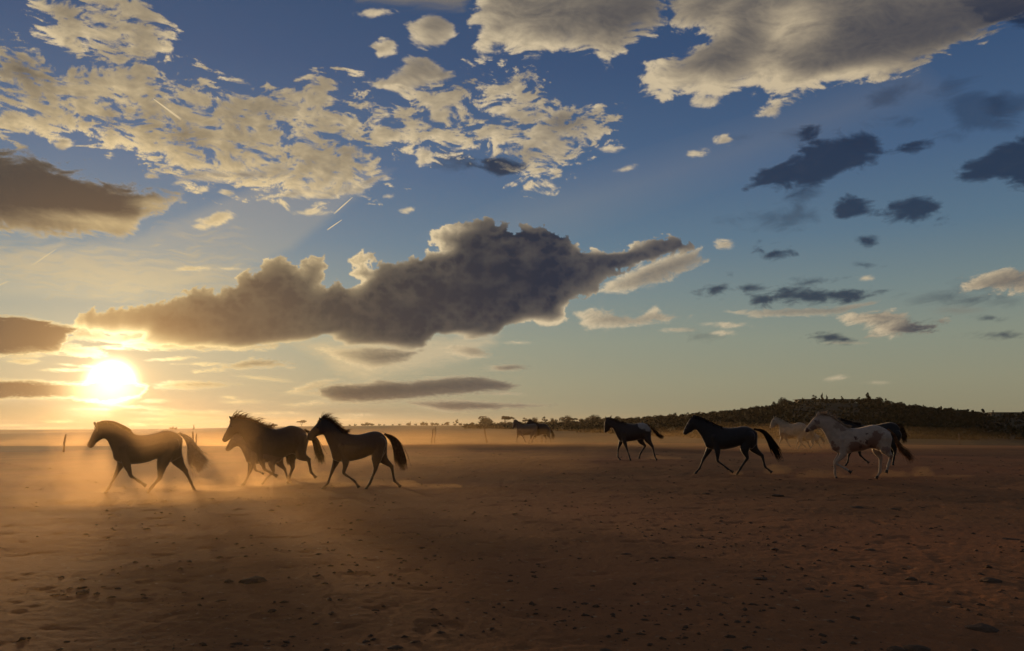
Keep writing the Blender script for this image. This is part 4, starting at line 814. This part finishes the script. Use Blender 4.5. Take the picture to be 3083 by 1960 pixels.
# crumbs: one mass
r = np.random.RandomState(3); V = []; Qs = []
oct_v = np.array([(1, 0, 0), (0, 1, 0), (-1, 0, 0), (0, -1, 0), (0, 0, 1), (.7, .7, .55), (-.7, .7, .5), (0, -.8, .6)]); oct_f = [(0, 5, 4), (5, 1, 4), (1, 6, 4), (6, 2, 4), (2, 7, 4), (7, 3, 4), (3, 0, 4), (0, 1, 5), (1, 2, 6), (2, 3, 7)]
n_c = 20000; pr = np.exp(r.uniform(math.log(5.0), math.log(45), n_c)); pa = np.radians(r.uniform(-37, 37, n_c)); X_ = np.sin(pa)*pr; Y_ = np.cos(pa)*pr
keep = (1.6*fbm(X_*.45, Y_*.9, 500, 4, .6)+.30*r.rand(n_c)+.006*np.degrees(pa)) > .05; X_, Y_ = X_[keep], Y_[keep]; Z_ = ground_z(X_, Y_)
sz = .004+.020*r.rand(len(X_))**7*(1+.02*np.hypot(X_, Y_)); an = r.uniform(0, 6.28, len(X_)); ca, sa = np.cos(an), np.sin(an); ex = 1+1.3*r.rand(len(X_))
base_v = oct_v[None]*(1+.3*r.randn(len(X_), 8, 3)*.6); vx = base_v[..., 0]*(sz*ex)[:, None]; vy = base_v[..., 1]*sz[:, None]; vz = base_v[..., 2]*sz[:, None]*.8
VV = np.stack([X_[:, None]+vx*ca[:, None]-vy*sa[:, None], Y_[:, None]+vx*sa[:, None]+vy*ca[:, None], Z_[:, None]+vz-.002], -1).reshape(-1, 3)
FF = (np.array(oct_f)[None]+8*np.arange(len(X_))[:, None, None]).reshape(-1, 3)
tag(link('earth_crumbs', np_mesh('earth_crumbs', VV, FF, False), m_clod), 'small dark crumbs of earth strewn over the dirt', 'crumbs', kind='stuff')
# ---------------------------------------------------------------- air and dust
def vol(name, dens, col, g):
    m = bpy.data.materials.new(name); m.use_nodes = True; nt = m.node_tree; nt.nodes.clear(); v = nt.nodes.new('ShaderNodeVolumePrincipled'); o = nt.nodes.new('ShaderNodeOutputMaterial')
    v.inputs['Density'].default_value = dens; v.inputs['Color'].default_value = (*col, 1); v.inputs['Anisotropy'].default_value = g; nt.links.new(v.outputs[0], o.inputs['Volume']); return m
G = Geo(); G.box((-5200, -5200, -40), (5200, 5200, 32)); tag(link('haze', G.mesh('haze', False), vol('evening haze', .00007, (.95, .72, .46), .62)), 'thin golden evening haze', 'haze', kind='stuff')
def puff(px, py, wpx, hpx, dens, dep=1.0, seed=0, label='low dust'):
    P0 = on_ground(px, py); d = P0.y; bm = bmesh.new(); bmesh.ops.create_icosphere(bm, subdivisions=4, radius=1); co = np.array([v.co[:] for v in bm.verts])
    n_ = fbm(co[:, 0]*1.6+seed*7.7, co[:, 2]*1.6+co[:, 1]*1.9, 600+seed, 4, .6)
    for v, q in zip(bm.verts, n_): v.co *= 1+.75*q
    me = bpy.data.meshes.new('dust'); bm.to_mesh(me); bm.free(); me.polygons.foreach_set('use_smooth', [True]*len(me.polygons))
    o = link('dust', me, vol('dust %g' % dens, dens, (.97, .60, .27), .66)); o.location = P0+Vector((0, 0, hpx*d/F*.25)); o.scale = (wpx*d/F/2, dep, hpx*d/F*.8)
    tag(o, label, 'dust', kind='stuff'); return o
DUST_AND_GLARE = [(500,1720,1500,300,.007,7),(330,1600,1000,220,.009,6),(390,1520,600,330,.12,1.3),(740,1500,480,200,.07,1.0),(1150,1640,1700,240,.009,6),(900,1420,1900,90,.010,6),(500,1342,1300,38,.034,6),(1000,1340,900,42,.036,6),(1380,1338,900,48,.036,5),(1750,1342,1000,44,.034,5),(2350,1350,1200,70,.022,5),  # foreground veils at left are added, imitating glare from the sun
 (330,1482,90,16,.2,.3),(500,1470,260,26,.17,.5),(600,1474,90,34,.2,.35),(640,1478,200,18,.16,.5),(760,1462,110,40,.22,.4),(830,1462,150,30,.2,.5),(900,1440,110,50,.20,.4),(960,1452,120,34,.22,.4),(1020,1466,90,16,.2,.3),(1110,1462,260,22,.10,.5),(1220,1464,80,18,.18,.3),(1300,1470,180,14,.08,.5),(1400,1480,420,14,.02,1.0),(1980,1383,70,12,.12,.4),(2030,1384,50,9,.08,.3),(2340,1425,80,26,.20,.4),(2218,1430,45,12,.2,.3),(2470,1438,150,24,.15,.4),(2560,1440,70,10,.15,.3),(2690,1436,110,20,.18,.4),(2780,1434,60,30,.30,.3),(2880,1438,140,8,.18,.3),(1640,1340,140,10,.06,.8),(2400,1362,290,70,.13,1.2)]
for i, (px, py, w_, h_, dn, dp) in enumerate(DUST_AND_GLARE):
    if dn > .03 and w_ > 250 or h_ > 150:      # broad veils: nested shells so that they thin out towards their edge
        for q, (a_, b_) in enumerate(((1.15, .25), (.85, .35), (.55, .40))): puff(px, py, w_*a_, h_*a_, dn*b_, dp*a_, i*3+q, 'dust hanging behind the horses, added glare veils before them')
    else: puff(px, py, w_, h_, dn, dp, i, 'dust raised by the running horses')
